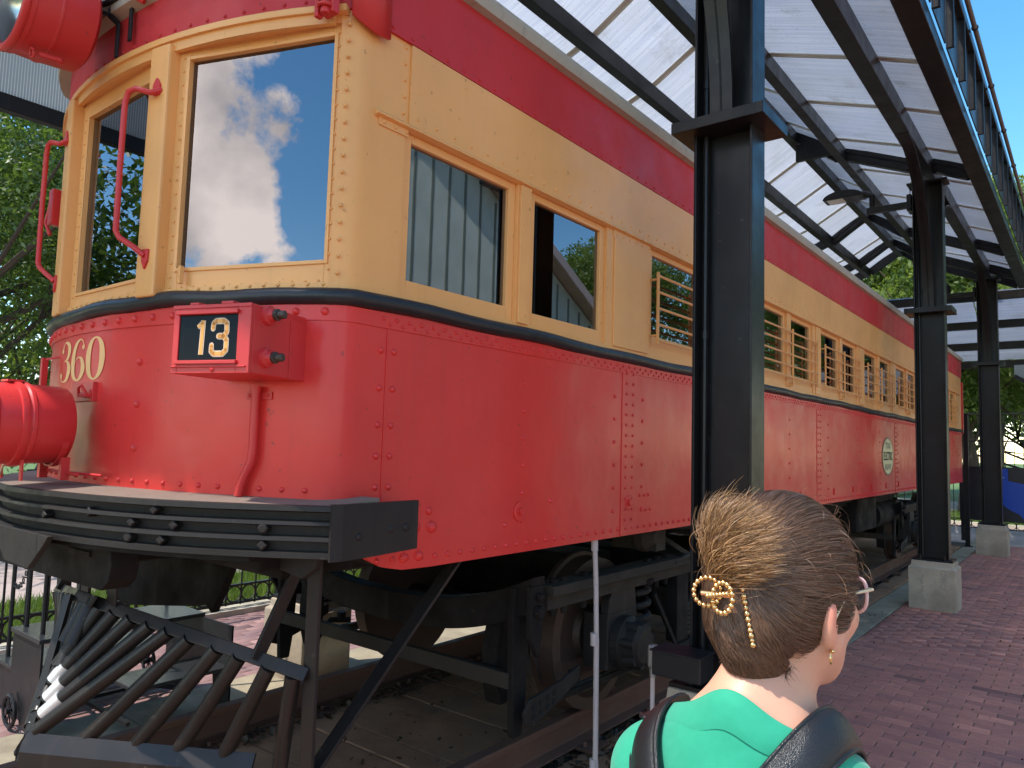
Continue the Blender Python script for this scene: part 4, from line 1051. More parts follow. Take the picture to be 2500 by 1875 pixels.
o = b.build('corner_bracket', 'plain_red_metal', tram, smooth=True); so = o.modifiers.new('s','SOLIDIFY'); so.thickness = .012
q = Vector((-1.985,1.475,2.985)); b = MB()
b.box((q.x-.03,q.y-.03,q.z-.055),(q.x+.03,q.y+.0,q.z+.06)); b.tube([(q.x,q.y-.035,q.z-.06),(q.x,q.y-.035,q.z+.075)], .017, 10)
for k in range(3): b.torus((q.x,q.y-.036,q.z-.035+.035*k), (0,0,1), .024, .007, 14, 6)
b.box((q.x-.05,q.y-.045,q.z-.06),(q.x-.03,q.y-.02,q.z+.03)); b.build('marker_socket', 'plain_red_metal', tram, bevel=.004)
# ---- grab handles beside the centre window
def handrail(x, zt, zb, sx):
    t = th_of(x); p = fa(t, .035); n = Vector((math.sin(t), -math.cos(t), 0)); tn = Vector((math.cos(t), math.sin(t), 0))
    P = lambda dx, out, z: p+tn*dx*sx+n*out+Vector((0,0,z))
    b = MB(); b.tube([P(.02,.0,zt),P(.0,.03,zt-.02),P(-.05,.055,zt-.005),P(-.085,.06,zt-.012),P(-.098,.062,zt-.05),P(-.10,.062,(zt+zb)/2),P(-.10,.06,zb+.08),P(-.085,.055,zb+.055),P(-.03,.035,zb+.02),P(.0,.01,zb-.01)], .0105, 10)
    hr = b.build('handrail', 'plain_red_metal', tram, smooth=True)
    for z in (zt, zb-.01):
        q = MB(); q.prism([(-.018,-.02),(.018,-.02),(.020,.02),(0,.048),(-.02,.02)] if z == zt else [(-.018,.025),(.018,.025),(.016,-.02),(0,-.05),(-.016,-.02)], P(.0,.0,z), tn, (0,0,1), n, .012); q.build('foot', 'plain_red_metal', hr, bevel=.003)
handrail(-2.70, 2.775, 2.16, 1); handrail(-3.50, 2.775, 2.16, 1)
b = MB(); p = fa(th_of(-3.62), .02); b.box((p.x-.02,p.y-.05,2.42),(p.x+.025,p.y,2.58)); b.tube([(p.x-.03,p.y-.03,2.56),(p.x-.06,p.y-.04,2.44),(p.x-.03,p.y-.03,2.38)], .009, 8); b.build('door_latch', 'plain_red_metal', tram, bevel=.004)
# ---- digits
def ribbon(pts, ws, closed=False):
    """variable width outline -> list of quads in 2d"""
    out = []; n = len(pts); P = [Vector((x, y)) for x, y in pts]
    for i in range(n):
        a = P[(i-1) % n] if closed else P[max(i-1, 0)]; c = P[(i+1) % n] if closed else P[min(i+1, n-1)]
        d = (c-a).normalized(); nn = Vector((-d.y, d.x)); out.append((P[i]+nn*ws[i]/2, P[i]-nn*ws[i]/2))
    return out
def spline(ctrl, m=10, closed=False):
    res = []; n = len(ctrl); rngi = range(n) if closed else range(n-1)
    for i in rngi:
        p = [ctrl[(i+k-1) % n] if closed else ctrl[min(max(i+k-1, 0), n-1)] for k in range(4)]
        for j in range(m):
            t = j/m; res.append(tuple(.5*((2*p[1][q])+(-p[0][q]+p[2][q])*t+(2*p[0][q]-5*p[1][q]+4*p[2][q]-p[3][q])*t*t+(-p[0][q]+3*p[1][q]-3*p[2][q]+p[3][q])*t**3) for q in range(3)))
    if not closed: res.append(ctrl[-1])
    return res
def glyph(mb, ctrl, place, closed=False, m=10):
    s = spline(ctrl, m, closed); r = ribbon([(a, b_) for a, b_, w in s], [w for a, b_, w in s], closed); n = len(r)
    vs = []
    for l, q in r: vs += [place(*l), place(*q)]
    mb.add(vs, [(2*i, 2*((i+1) % n), 2*((i+1) % n)+1, 2*i+1) for i in range(n if closed else n-1)])
def blob(mb, cx, cy, r, place, n=14):
    mb.add([place(cx+r*math.cos(2*PI*k/n), cy+r*math.sin(2*PI*k/n)) for k in range(n)], [tuple(range(n))])
H_ = .158
def place360(x0):
    def f(u, v):
        x = x0+u*H_*1.55; t = (x-XC)/RR; p = fa(t, .0022); return (p.x, p.y, 1.712+v*H_*1.06)
    return f
b = MB()                                              # serif style 3, 6, 0 with thick and thin strokes
pl_ = place360(-3.462)
glyph(b, [(.10,.80,.05),(.17,.95,.035),(.30,.99,.05),(.46,.90,.14),(.50,.76,.165),(.43,.60,.11),(.30,.53,.03),(.22,.52,.03)], pl_)
glyph(b, [(.22,.52,.03),(.36,.51,.04),(.50,.40,.15),(.52,.25,.18),(.44,.08,.13),(.28,.005,.045),(.12,.03,.035),(.05,.15,.04)], pl_)
blob(b, .10,.785,.062,pl_); blob(b, .075,.165,.068,pl_)
pl_ = place360(-3.462+.162)
glyph(b, [(.52,.84,.03),(.46,.95,.03),(.34,.99,.045),(.17,.86,.12),(.08,.60,.165),(.07,.36,.18),(.13,.12,.14),(.30,.005,.05),(.45,.08,.11),(.53,.27,.165),(.48,.47,.12),(.36,.56,.04),(.22,.52,.025),(.14,.40,.02)], pl_)
blob(b, .505,.80,.058,pl_)
pl_ = place360(-3.462+.324)
glyph(b, [(.31,.99,.04),(.13,.85,.13),(.065,.5,.18),(.13,.15,.13),(.31,.01,.04),(.49,.15,.13),(.555,.5,.18),(.49,.85,.13)], pl_, True)
b.build('number_360', 'number_cream', tram, fix=False)
# ---- route number box
A0 = Vector((-2.245,1.135,0)); B0 = Vector((-1.985,1.222,0)); ex = (B0-A0).normalized(); en = Vector((ex.y, -ex.x, 0)); W0 = (B0-A0).length
zb, zt = 1.695, 1.908
bx = MB(); dep = .36
P = lambda u, w, z: A0+ex*u-en*w+Vector((0,0,z))
fr = MB()
def pb(mb, u0,u1,w0,w1,z0,z1):
    vs = [P(u,w,z) for w in (w0,w1) for u, z in ((u0,z0),(u1,z0),(u1,z1),(u0,z1))]
    mb.add(vs, [(0,3,2,1),(4,5,6,7),(0,1,5,4),(1,2,6,5),(2,3,7,6),(3,0,4,7)])
pb(bx, -.01, W0+.01, .012, dep-.04, zb, zt)
NB = bx.build('number_box', 'plain_red_metal', tram, bevel=.004)
gx0, gx1, gz0, gz1 = .012, W0-.038, 1.735, 1.877
pb(fr, -.01, gx0, 0, .012, zb, zt); pb(fr, gx1, W0+.01, 0, .012, zb, zt); pb(fr, gx0, gx1, 0, .012, zb, gz0); pb(fr, gx0, gx1, 0, .012, gz1, zt)
pb(fr, gx0-.006, gx1+.006, -.012, 0, gz1, gz1+.012); pb(fr, gx0-.006, gx1+.006, -.010, 0, gz0-.012, gz0); pb(fr, -.012, W0+.012, -.004, 0, zt-.012, zt); pb(fr, -.01, W0+.0, -.006, .01, gz0-.022, gz0-.017)
pb(fr, .05, .085, .0, .03, zt, zt+.008); pb(fr, .17, .215, .0, .03, zt, zt+.009)
fr.build('box_frame', 'plain_red_metal', NB, bevel=.002)
g = MB(); pb(g, gx0, gx1, .004, .010, gz0, gz1); g.build('black_plate', 'sign_black', NB)
def pl13(u0, out):
    return lambda u, v: P(u0+u*.100, -out, gz0+.018+v*.106)
for mat, wd, o in (('number_outline', .25, -.0030), ('number_orange', .165, -.0022)):
    pass
def digits(name, mat, w, o):
    b = MB(); p1 = pl13(.090, o); k = (.25-w)*.0
    glyph(b, [(-.06,.80,w*.8),(.10,.93,w*.8),(.105,.93,w*.8)], p1, m=2); glyph(b, [(.14,1.0,w),(.12,.5,w),(.10,.0,w)], p1, m=3)
    p3 = pl13(.140, o)
    pts3 = [(.03,.76),(.04,.90),(.13,.97),(.42,.97),(.54,.90),(.55,.64),(.45,.53),(.25,.53),(.45,.52),(.55,.42),(.55,.12),(.43,.02),(.10,.02),(.0,.10),(.0,.26)]
    for q0, q1 in zip(pts3[:-1], pts3[1:]): glyph(b, [(*q0, w), ((q0[0]+q1[0])/2, (q0[1]+q1[1])/2, w), (*q1, w)], p3, m=1)
    for q in pts3: blob(b, q[0], q[1], w/2, p3, 10)
    b.build(name, mat, NB, fix=False)
digits('number_outline', 'number_outline', .185, .0005-.003); digits('number_13', 'number_orange', .115, .0014-.003)
for (w, z) in ((.075,1.882),(.075,1.750)):
    b = MB(); c = P(W0+.01, w, z); b.lathe(c, ex, [(0,.032),(.012,.030),(.016,.022),(.030,.019)], 20); b.build('boss', 'plain_red_metal', NB, smooth=True)
    b = MB(); b.lathe(c+ex*.030, ex, [(0,.018),(.010,.019),(.012,.012),(.015,.013),(.034,.013),(.036,.010)], 14); b.build('knurled_nut', 'bolt_brass', NB)
    b = MB(); c = P(-.01, w-.03, z-.03); b.lathe(c, -ex, [(0,.016),(.012,.016),(.02,.010)], 12); b.build('knurled_nut', 'bolt_brass', NB)
b = MB(); b.dome(P(.15, 0, 1.708), en, .010, .5, 12); b.build('rivet', 'plain_red_metal', NB, smooth=True)
b = MB(); pb(b, W0+.010, W0+.013, .19, .30, zb+.0, zt-.02); vs = []
cc = fa(th_of(-2.095), .003); b.box((cc.x-.016,cc.y-.004,1.712),(cc.x+.020,cc.y+.012,1.898)); b.build('box_flange', 'plain_red_metal', NB, bevel=.001)
b = MB()
for z in (1.885, 1.805, 1.725): b.dome((cc.x+.004,cc.y-.004,z), (math.sin(th_of(-2.09)),-math.cos(th_of(-2.09)),0), .009, .5, 10)
b.split('rivet', 'plain_red_metal', NB, smooth=True)
# conduit below the box
p0 = fa(th_of(-2.205), .022); b = MB(); tn = Vector((math.cos(th_of(-2.2)), math.sin(th_of(-2.2)), 0))
Q = lambda dx, z, o=0: Vector((p0.x, p0.y-o, 0))+tn*dx+Vector((0,0,z))
b.tube([Q(0,1.665),Q(0,1.46),Q(-.004,1.42),Q(-.022,1.385),Q(-.038,1.345),Q(-.045,1.31)], .0145, 12)
for zz in (1.655,): b.lathe(Q(0,zz), (0,0,1), [(0,.0175),(.02,.0175)], 14)
b.build('drain_pipe', 'plain_red_metal', tram, smooth=True)
b = MB(); n_ = Vector((math.sin(th_of(-2.2)),-math.cos(th_of(-2.2)),0)); pc = fa(th_of(-2.205),.003); b.beam(pc-tn*.05+Vector((0,0,1.645)), pc+tn*.05+Vector((0,0,1.645)), .006, .026); b.dome(pc-tn*.036+n_*.003+Vector((0,0,1.645)), n_, .008,.5,8); b.dome(pc+tn*.036+n_*.003+Vector((0,0,1.645)), n_, .008,.5,8); b.build('pipe_clip', 'plain_red_metal', tram, bevel=.001)
# ---- headlights
def headlamp(c, y0, y1, r, name, upper):
    """drum lamp along Y: front at y0, back at y1"""
    b = MB(); L_ = y1-y0
    if upper: prof = [(0,r),(.02,r*1.01),(.028,r*1.01),(.03,r*.985),(L_*.42,r*.985),(L_*.43,r*1.0),(L_*.46,r*1.0),(L_*.47,r*.98),(L_*.93,r*.93),(L_,r*.80),(L_+.01,r*.5)]
    else: prof = [(0,r*.97),(.03,r*.99),(.075,r*.99),(.078,r*1.04),(.088,r*1.05),(.098,r*1.04),(.10,r*1.0),(.106,r*1.0),(.112,r*1.035),(.122,r*1.035),(.126,r*.99),(L_*.9,r*.97),(L_*.97,r*.93),(L_,r*.82)]
    b.lathe((c[0],y0,c[1]), (0,1,0), prof, 56, False); b.lathe((c[0],y1+(.01 if upper else 0),c[1]), (0,1,0), [(0,r*(.5 if upper else .82)),(.001,.001)], 56, False)
    h = b.build(name, 'plain_red_metal' , tram, smooth=True)
    b = MB(); b.torus((c[0],y0,c[1]), (0,1,0), r*.955, .016 if upper else .011, 56, 10); b.build('rim', 'plain_red_metal', h, smooth=True)
    b = MB(); b.lathe((c[0],y0+.002,c[1]), (0,1,0), [(0,r*.93),(-.012,r*.7),(-.018,r*.35),(-.02,.001)], 48, False); b.build('glass', 'lamp_glass', h, smooth=True)
    b = MB(); b.lathe((c[0],y0+.005,c[1]), (0,1,0), [(0,r*.92),(.05,r*.75),(.09,r*.5),(.11,r*.2),(.115,.001)], 40, False); b.build('reflector', 'reflector_silver', h, smooth=True)
    return h
simple('reflector_silver', (.85,.85,.83), .18, 1.0)
hl = headlamp((-3.125,1.530), .90, 1.165, .150, 'headlight', False)
b = MB()                                              # strap lugs, cradle and feet of the lower lamp
for dx in (-.02, .02): b.torus((-3.125+dx*.5,.985,1.69), (1,0,0), .022, .006, 12, 6, 0, PI)
b.box((-3.16,.955,1.683),(-3.09,1.01,1.690)); b.build('strap_lug', 'plain_red_metal', hl, smooth=False)
b = MB()
for s in (-1, 1):
    arc = [(-3.125+s*.145*math.sin(a), 1.09, 1.53-.155*math.cos(a)) for a in np.linspace(0, 1.15, 8)]
    for yy in (1.0, 1.13):
        for q0, q1 in zip(arc[:-1], arc[1:]): b.beam((q0[0],yy,q0[2]), (q1[0],yy,q1[2]), .022, .007)
    b.beam((-3.125+s*.10,1.0,1.40), (-3.125+s*.10,1.0,1.325), .007, .022, (1,0,0)); b.beam((-3.125+s*.10,1.14,1.41), (-3.125+s*.10,1.14,1.325), .03, .022, (1,0,0))
b.tube([(-3.2,1.15,1.355),(-2.93,1.15,1.35)], .007, 6); b.tube([(-3.05,1.16,1.352),(-2.87,1.21,1.348)], .006, 6); b.build('lamp_cradle', 'plain_red_metal', hl, bevel=.001)
b = MB(); c0 = fa(th_of(-3.10), .004); b.box((-3.22,c0.y-.012,1.625),(-3.025,c0.y+.02,1.70)); b.box((-3.10,c0.y-.035,1.64),(-3.035,c0.y-.012,1.655)); b.tube([(-3.10,c0.y-.03,1.645),(-3.085,c0.y-.04,1.675),(-3.06,c0.y-.04,1.685),(-3.05,c0.y-.02,1.65)], .006, 6)
b.dome((-3.045,c0.y-.012,1.665),(0,-1,0),.008); b.build('lamp_hanger', 'plain_red_metal', tram, bevel=.002)
ul = headlamp((-3.14,3.12), .88, 1.135, .195, 'headlight', True)
b = MB(); b.torus((-3.075,.94,2.912), (0,1,.2), .016, .006, 14, 6); b.build('catch_ring', 'plain_red_metal', ul, smooth=True); b = MB(); b.tube([(-3.07,.96,2.914),(-3.05,1.03,2.912)], .010, 8); b.sphere((-3.06,1.03,2.912), .013); b.build('catch', 'plain_red_metal', ul, smooth=True)
b = MB()                                              # black bracket arms carrying the upper lamp
for xx, zz in ((-3.01,3.02),(-2.915,3.06)):
    p = fa(th_of(xx), .018); b.beam((p.x,p.y-.012,zz-.03), (p.x,p.y-.012,zz+.11), .022, .010, (0,1,0)); b.beam((p.x,p.y-.012,zz+.11),(p.x-.02,p.y-.04,zz+.14), .022,.012,(0,1,0))
    b.beam((p.x-.02,p.y-.04,zz+.14),(-3.12,1.14,3.20), .02, .014); b.beam((p.x-.02,p.y-.04,zz+.14),(p.x-.01,p.y-.02,zz+.34), .02, .014,(0,1,0))
b.split('lamp_bracket', 'iron_black', tram, bevel=.002)
b = MB(); b.tube([(-2.93,1.19,3.34),(-2.925,1.19,3.26),(-2.89,1.20,3.20),(-2.83,1.215,3.165)], .008, 8); p = fa(th_of(-2.815), .018); b.lathe((p.x,p.y-.02,3.158), (-.5,-.6,.3), [(0,.014),(.03,.013)], 10); b.build('lamp_cable', 'plain_red_metal', tram, smooth=True)
b = MB(); b.tube([(-2.885,.90,1.39),(-2.90,.88,1.30),(-2.945,.87,1.15),(-2.99,.87,1.0),(-3.05,.87,.84)], .004, 6); tag(b.build('cord', 'strand_cord', smooth=True), 'thin brown cord hanging from the lower headlight past the black bumper', 'cord')
# small side bracket on the left of the front
b = MB(); p = fa(th_of(-3.55), .0); b.box((p.x-.02,p.y-.06,1.60),(p.x+.0,p.y-.035,1.82)); b.beam((p.x-.01,p.y-.05,1.81),(p.x+.03,p.y,1.83),.01,.01); b.build('flag_bracket', 'plain_red_metal', tram, bevel=.002)
# ---- logo disc on the side
lg = MB(); n = 44; cy_, cz_ = 9.70, 1.490
lg.add([(XS+.0048, cy_+.300*math.cos(2*PI*k/n), cz_+.225*math.sin(2*PI*k/n)) for k in range(n)], [tuple(range(n))]); LG = lg.build('logo_oval', 'logo_ink', tram, fix=False)
lg = MB(); lg.add([(XS+.0056, cy_+.285*math.cos(2*PI*k/n), cz_+.212*math.sin(2*PI*k/n)) for k in range(n)], [tuple(range(n))]); lg.build('logo_field', 'logo_cream', LG, fix=False)
lg = MB()
for a, c in ((.275,.203),):
    ri = [(a*math.cos(2*PI*k/n), c*math.sin(2*PI*k/n)) for k in range(n)]; ro = [(x*.985, y_*.985) for x, y_ in ri]; vs = []
    for p_, q_ in zip(ri, ro): vs += [(XS+.0062,cy_+p_[0],cz_+p_[1]),(XS+.0062,cy_+q_[0],cz_+q_[1])]
    lg.add(vs, [(2*i,2*((i+1)%n),2*((i+1)%n)+1,2*i+1) for i in range(n)])
lg.build('logo_ring', 'logo_ink', LG, fix=False)
def text(s, size, loc, sx, mat, parent, rot):
    c = bpy.data.curves.new('text', 'FONT'); c.body = s; c.size = size; c.align_x = 'CENTER'; c.align_y = 'CENTER'; c.offset = size*.022
    o = bpy.data.objects.new('tmp', c); COL.objects.link(o); dg = bpy.context.evaluated_depsgraph_get(); me = bpy.data.meshes.new_from_object(o.evaluated_get(dg)); bpy.data.objects.remove(o)
    me.materials.clear(); me.materials.append(MATS[mat]); q = bpy.data.objects.new('lettering', me); COL.objects.link(q); q.parent = parent; q.location = loc; q.rotation_euler = rot; q.scale = (sx, 1, 1); return q
rot = (PI/2, 0, PI/2)
text('TEXAS', .095, (XS+.0064,cy_,cz_+.125), .95, 'logo_ink', LG, rot)
for dd in (0,.0025,-.0025): text('ELECTRIC', .135, (XS+.0064+abs(dd)*.02,cy_+dd,cz_), .80, 'logo_ink', LG, rot)
text('RAILWAY', .095, (XS+.0064,cy_,cz_-.125), .80, 'logo_ink', LG, rot)

# ---- anti-climber bumper: ribbed curved face, top deck and end plates
def bplan(off, n=30):                                 # bumper follows a flatter arc out to the corners
    P = []
    for i in range(n+1):
        x = 2*XC+1.87 + (2*( -1.87-XC))*i/n*1.0
        x = (2*XC+1.862)+((-1.862)-(2*XC+1.862))*i/n
        P.append(Vector((x, 1.03-off+.295*(x-XC)**2, 0)))
    return P
b = MB(); a = bplan(0); vs = []; prof = [(.0,1.318),(.012,1.316),(.014,1.300),(-.02,1.294),(-.024,1.272),(.010,1.268),(.012,1.258),(-.022,1.252),(-.026,1.226),(.010,1.222),(.012,1.211),(-.022,1.206),(-.026,1.180),(.010,1.176),(.010,1.160),(-.01,1.156),(-.04,1.156)]
n = len(a); Pn = len(prof)
for p in a:
    for (o, z) in prof: vs.append((p.x, p.y-o, 1.298-(1.318-z)*1.037+.0015*math.sin(p.x*6)))
b.add(vs, [(i*Pn+k, (i+1)*Pn+k, (i+1)*Pn+k+1, i*Pn+k+1) for i in range(n-1) for k in range(Pn-1)])
b.build('bumper', 'bumper_steel', tram, smooth=False)
b = MB(); fr_ = bplan(.0); vs = []
for p in fr_:
    uu = max(-HW, min(HW, p.x-XC)); back = CY-math.sqrt(RR*RR-uu*uu)+.12
    vs += [(p.x,p.y,1.298),(p.x,back,1.317)]
b.add(vs, [(2*i,2*i+2,2*i+3,2*i+1) for i in range(n-1)])
o = b.build('bumper_deck', 'deck_dust', tram); so = o.modifiers.new('s','SOLIDIFY'); so.thickness = .012; so.offset = -1
b = MB(); vs = []
fr_ = [q for q in fr_ if abs(q.x-XC) < 1.06]; n = len(fr_)
for p in fr_: 
    uu = max(-HW, min(HW, p.x-XC)); back = CY-math.sqrt(RR*RR-uu*uu)+.3
    vs += [(p.x,p.y+.03,1.132),(p.x,back,1.125)]
b.add(vs, [(2*i,2*i+2,2*i+3,2*i+1) for i in range(n-1)]); o = b.build('bumper_underside', 'truck_grime', tram); so = o.modifiers.new('s','SOLIDIFY'); so.thickness = .02
for s in (1, -1):                                     # wrap-round end plates
    X = lambda x: x if s > 0 else 2*XC-x
    pe = [(-1.868,1.468),(-1.856,1.50),(-1.855,1.62),(-1.866,1.83)]
    b = MB(); vs = []
    for x, y in pe: vs += [(X(x),y,1.128+(y-1.45)*.03),(X(x),y,1.304)]
    b.add(vs, [(2*i,2*i+2,2*i+3,2*i+1) for i in range(len(pe)-1)]); o = b.build('bumper_end_plate', 'bumper_steel', tram); so = o.modifiers.new('s','SOLIDIFY'); so.thickness = .018; so.offset = 1 if s < 0 else -1
b = MB()
for (x, y, z, r) in ((-1.843,1.70,1.215,.015),(-1.845,1.77,1.215,.015),(-1.838,1.56,1.20,.013)): b.dome((x,y,z), (1,-.1,0), r, .6, 10)
for (u, z, r) in ((.75,1.278,.011),(.47,1.278,.010)): pass
for (x, z, k) in ((-2.33,1.240,4),(-2.48,1.240,4),(-2.66,1.262,4),(-2.49,1.192,6),(-2.37,1.190,4),(-2.06,1.192,4),(-2.06,1.245,8),(-2.40,1.285,4),(-2.9,1.236,4)):
    u = x-XC; y = 1.03+.295*u*u; z -= .022; nn = Vector((.59*u, -1, 0)).normalized()
    b.lathe(Vector((x,y+.025,z)), nn, [(0,.018),(.028,.017),(.032,.012)], k)
b.split('bumper_bolt', 'bumper_steel', tram, bevel=.001)
# ---- underframe, draw bar, snow plate
b = MB(); b.box((-3.95,1.42,1.06),(-2.16,1.60,1.12)); b.box((-3.9,1.6,1.0),(-2.3,2.2,1.12)); b.split('buffer_beam', 'truck_grime', tram, bevel=.01)
b = MB(); b.prism([(-2.25,1.16),(-1.96,1.13),(-1.975,1.09),(-2.04,1.05),(-2.16,1.065),(-2.62,1.10),(-2.62,1.16)], (0,1.50,0), (1,0,0), (0,0,1), (.0,1,0), .03)
b.build('angle_iron', 'bumper_steel', tram, bevel=.004)
b = MB(); b.box((-3.3,1.28,1.00),(-2.98,1.9,1.14)); b.build('draw_bar', 'truck_grime', tram, bevel=.02)
b = MB(); b.prism([(-3.45,1.156),(-2.74,1.156),(-2.78,1.12),(-2.90,1.03),(-3.12,1.035),(-3.2,1.09),(-3.45,1.10)], (0,1.0,0), (1,0,0), (0,0,1), (0,1,0), .02); b.build('coupler_plate', 'bumper_steel', tram, bevel=.003)
b = MB(); b.prism([(-3.95,.93),(-2.77,.95),(-2.715,.985),(-2.70,1.04),(-2.71,1.10),(-2.75,1.145),(-3.95,1.145)], (0,1.19,0), (1,0,0), (0,0,1), (0,1,0), .10); b.box((-3.05,1.183,1.055),(-2.86,1.19,1.075)); b.build('coupler', 'truck_grime', tram, bevel=.01)
b = MB(); b.prism([(-4.3,1.10),(-2.99,1.10),(-3.06,.96),(-3.13,.83),(-3.22,.69),(-3.27,.72),(-3.36,.70),(-4.05,.60),(-4.3,.62)], (0,1.88,0), (1,0,0), (0,0,1), (0,1,0), .04); b.build('drop_plate', 'truck_grime', tram, bevel=.004)
# ---- pilot (cowcatcher): slanted bars between top rail and bottom blade
NT_, NB_ = Vector((-3.22,1.28,.85)), Vector((-3.13,1.13,.39)); RT, RB = Vector((-2.10,1.575,.71)), Vector((-2.10,1.72,.39))
XP = -3.14
def mp(p): return Vector((2*XP-p.x, p.y, p.z))
for s in (0, 1):
    F_ = (lambda p: p) if s == 0 else mp
    b = MB(); b.beam(F_(NT_)+Vector((0,.012,.004)), F_(RT)+Vector((0,.012,.004)), .016, .046, (0,.55,.83)); b.build('pilot_rail', 'black_steel', tram, bevel=.003)
    nb = NB_+Vector((0,0,-.0)); b = MB(); q0 = NB_; q1 = Vector((-2.36,1.585,.39))
    d = (q1-q0).normalized(); outw = Vector((d.y,-d.x,0))
    vs = [q0+Vector((0,.0,.0)), q1, q1+outw*.03+Vector((0,0,-.055)), q0+outw*.03+Vector((0,0,-.055)), q0+outw*.03+Vector((0,0,-.105)), q1+outw*.03+Vector((0,0,-.105))]
    vs = [F_(v) for v in vs]; b.add(vs, [(0,1,2,3),(3,2,5,4)]); o = b.build('pilot_blade', 'black_steel', tram); so = o.modifiers.new('s','SOLIDIFY'); so.thickness = .012
    b = MB()
    for k in range(5): c = q0.lerp(q1, .02+.22*k)+outw*.032+Vector((0,0,-.078)); b.dome(F_(c), F_(c+outw)-F_(c), .014, .5, 12)
    b.split('blade_rivet', 'black_steel', tram, smooth=True)
    tops = [.05,.125,.198,.278,.365,.448,.538,.655,.745,.86,.95]
    for k, t in enumerate(tops):
        top = NT_.lerp(RT, t)
        if k < 6: bot = NT_.lerp(NB_, [.348,.525,.648,.772,.883,.985][k])+Vector((.018,.02,0))
        elif k < 10: bot = NB_.lerp(RB, [.17,.345,.49,.64][k-6])+Vector((0,.02,-.02))
        else: bot = Vector((-2.285,1.62,.26))
        b = MB(); b.tube([F_(top+Vector((0,.012,-.012))), F_(bot)], .0275, 14); b.build('pilot_bar', 'black_steel', tram, smooth=True)
        if s == 0 and k in (2,3,4):
            L1 = (top-bot).normalized(); b = MB(); b.tube([F_(bot+L1*.01), F_(bot+L1*(.055+.012*k))], .0282, 14); b.build('pale_bar_tip', 'reflector_dull', tram, smooth=True)  # pale sleeve over the lower end of three bars
    # nose edge strip, posts and braces
    b = MB(); b.beam(F_(Vector((-2.10,1.60,1.12))), F_(Vector((-2.10,1.605,.20))), .066, .014, (0,1,0)); b.build('pilot_post', 'black_steel', tram, bevel=.002)
    b = MB(); b.beam(F_(Vector((-2.10,2.34,1.05))), F_(Vector((-2.10,1.60,.36))), .014, .060, (1,0,0)); b.build('pilot_brace', 'black_steel', tram, bevel=.002)
    b = MB(); b.beam(F_(Vector((-2.30,1.71,1.10))), F_(Vector((-2.305,1.525,.735))), .014, .05, (0,1,0)); b.build('pilot_strut', 'black_steel', tram, bevel=.002)
    b = MB(); b.prism([(-.04,0),(.04,0),(.035,-.22),(-.035,-.22)], F_(Vector((-3.02,1.34,1.06))), (1,0,0), (0,0,1), (0,1,0), .012); b.build('pilot_hanger', 'black_steel', tram, bevel=.002)
b = MB(); b.beam(NT_+Vector((0,-.012,.01)), NB_+Vector((-.01,-.012,-.10)), .03, .02); b.build('pilot_nose', 'black_steel', tram)
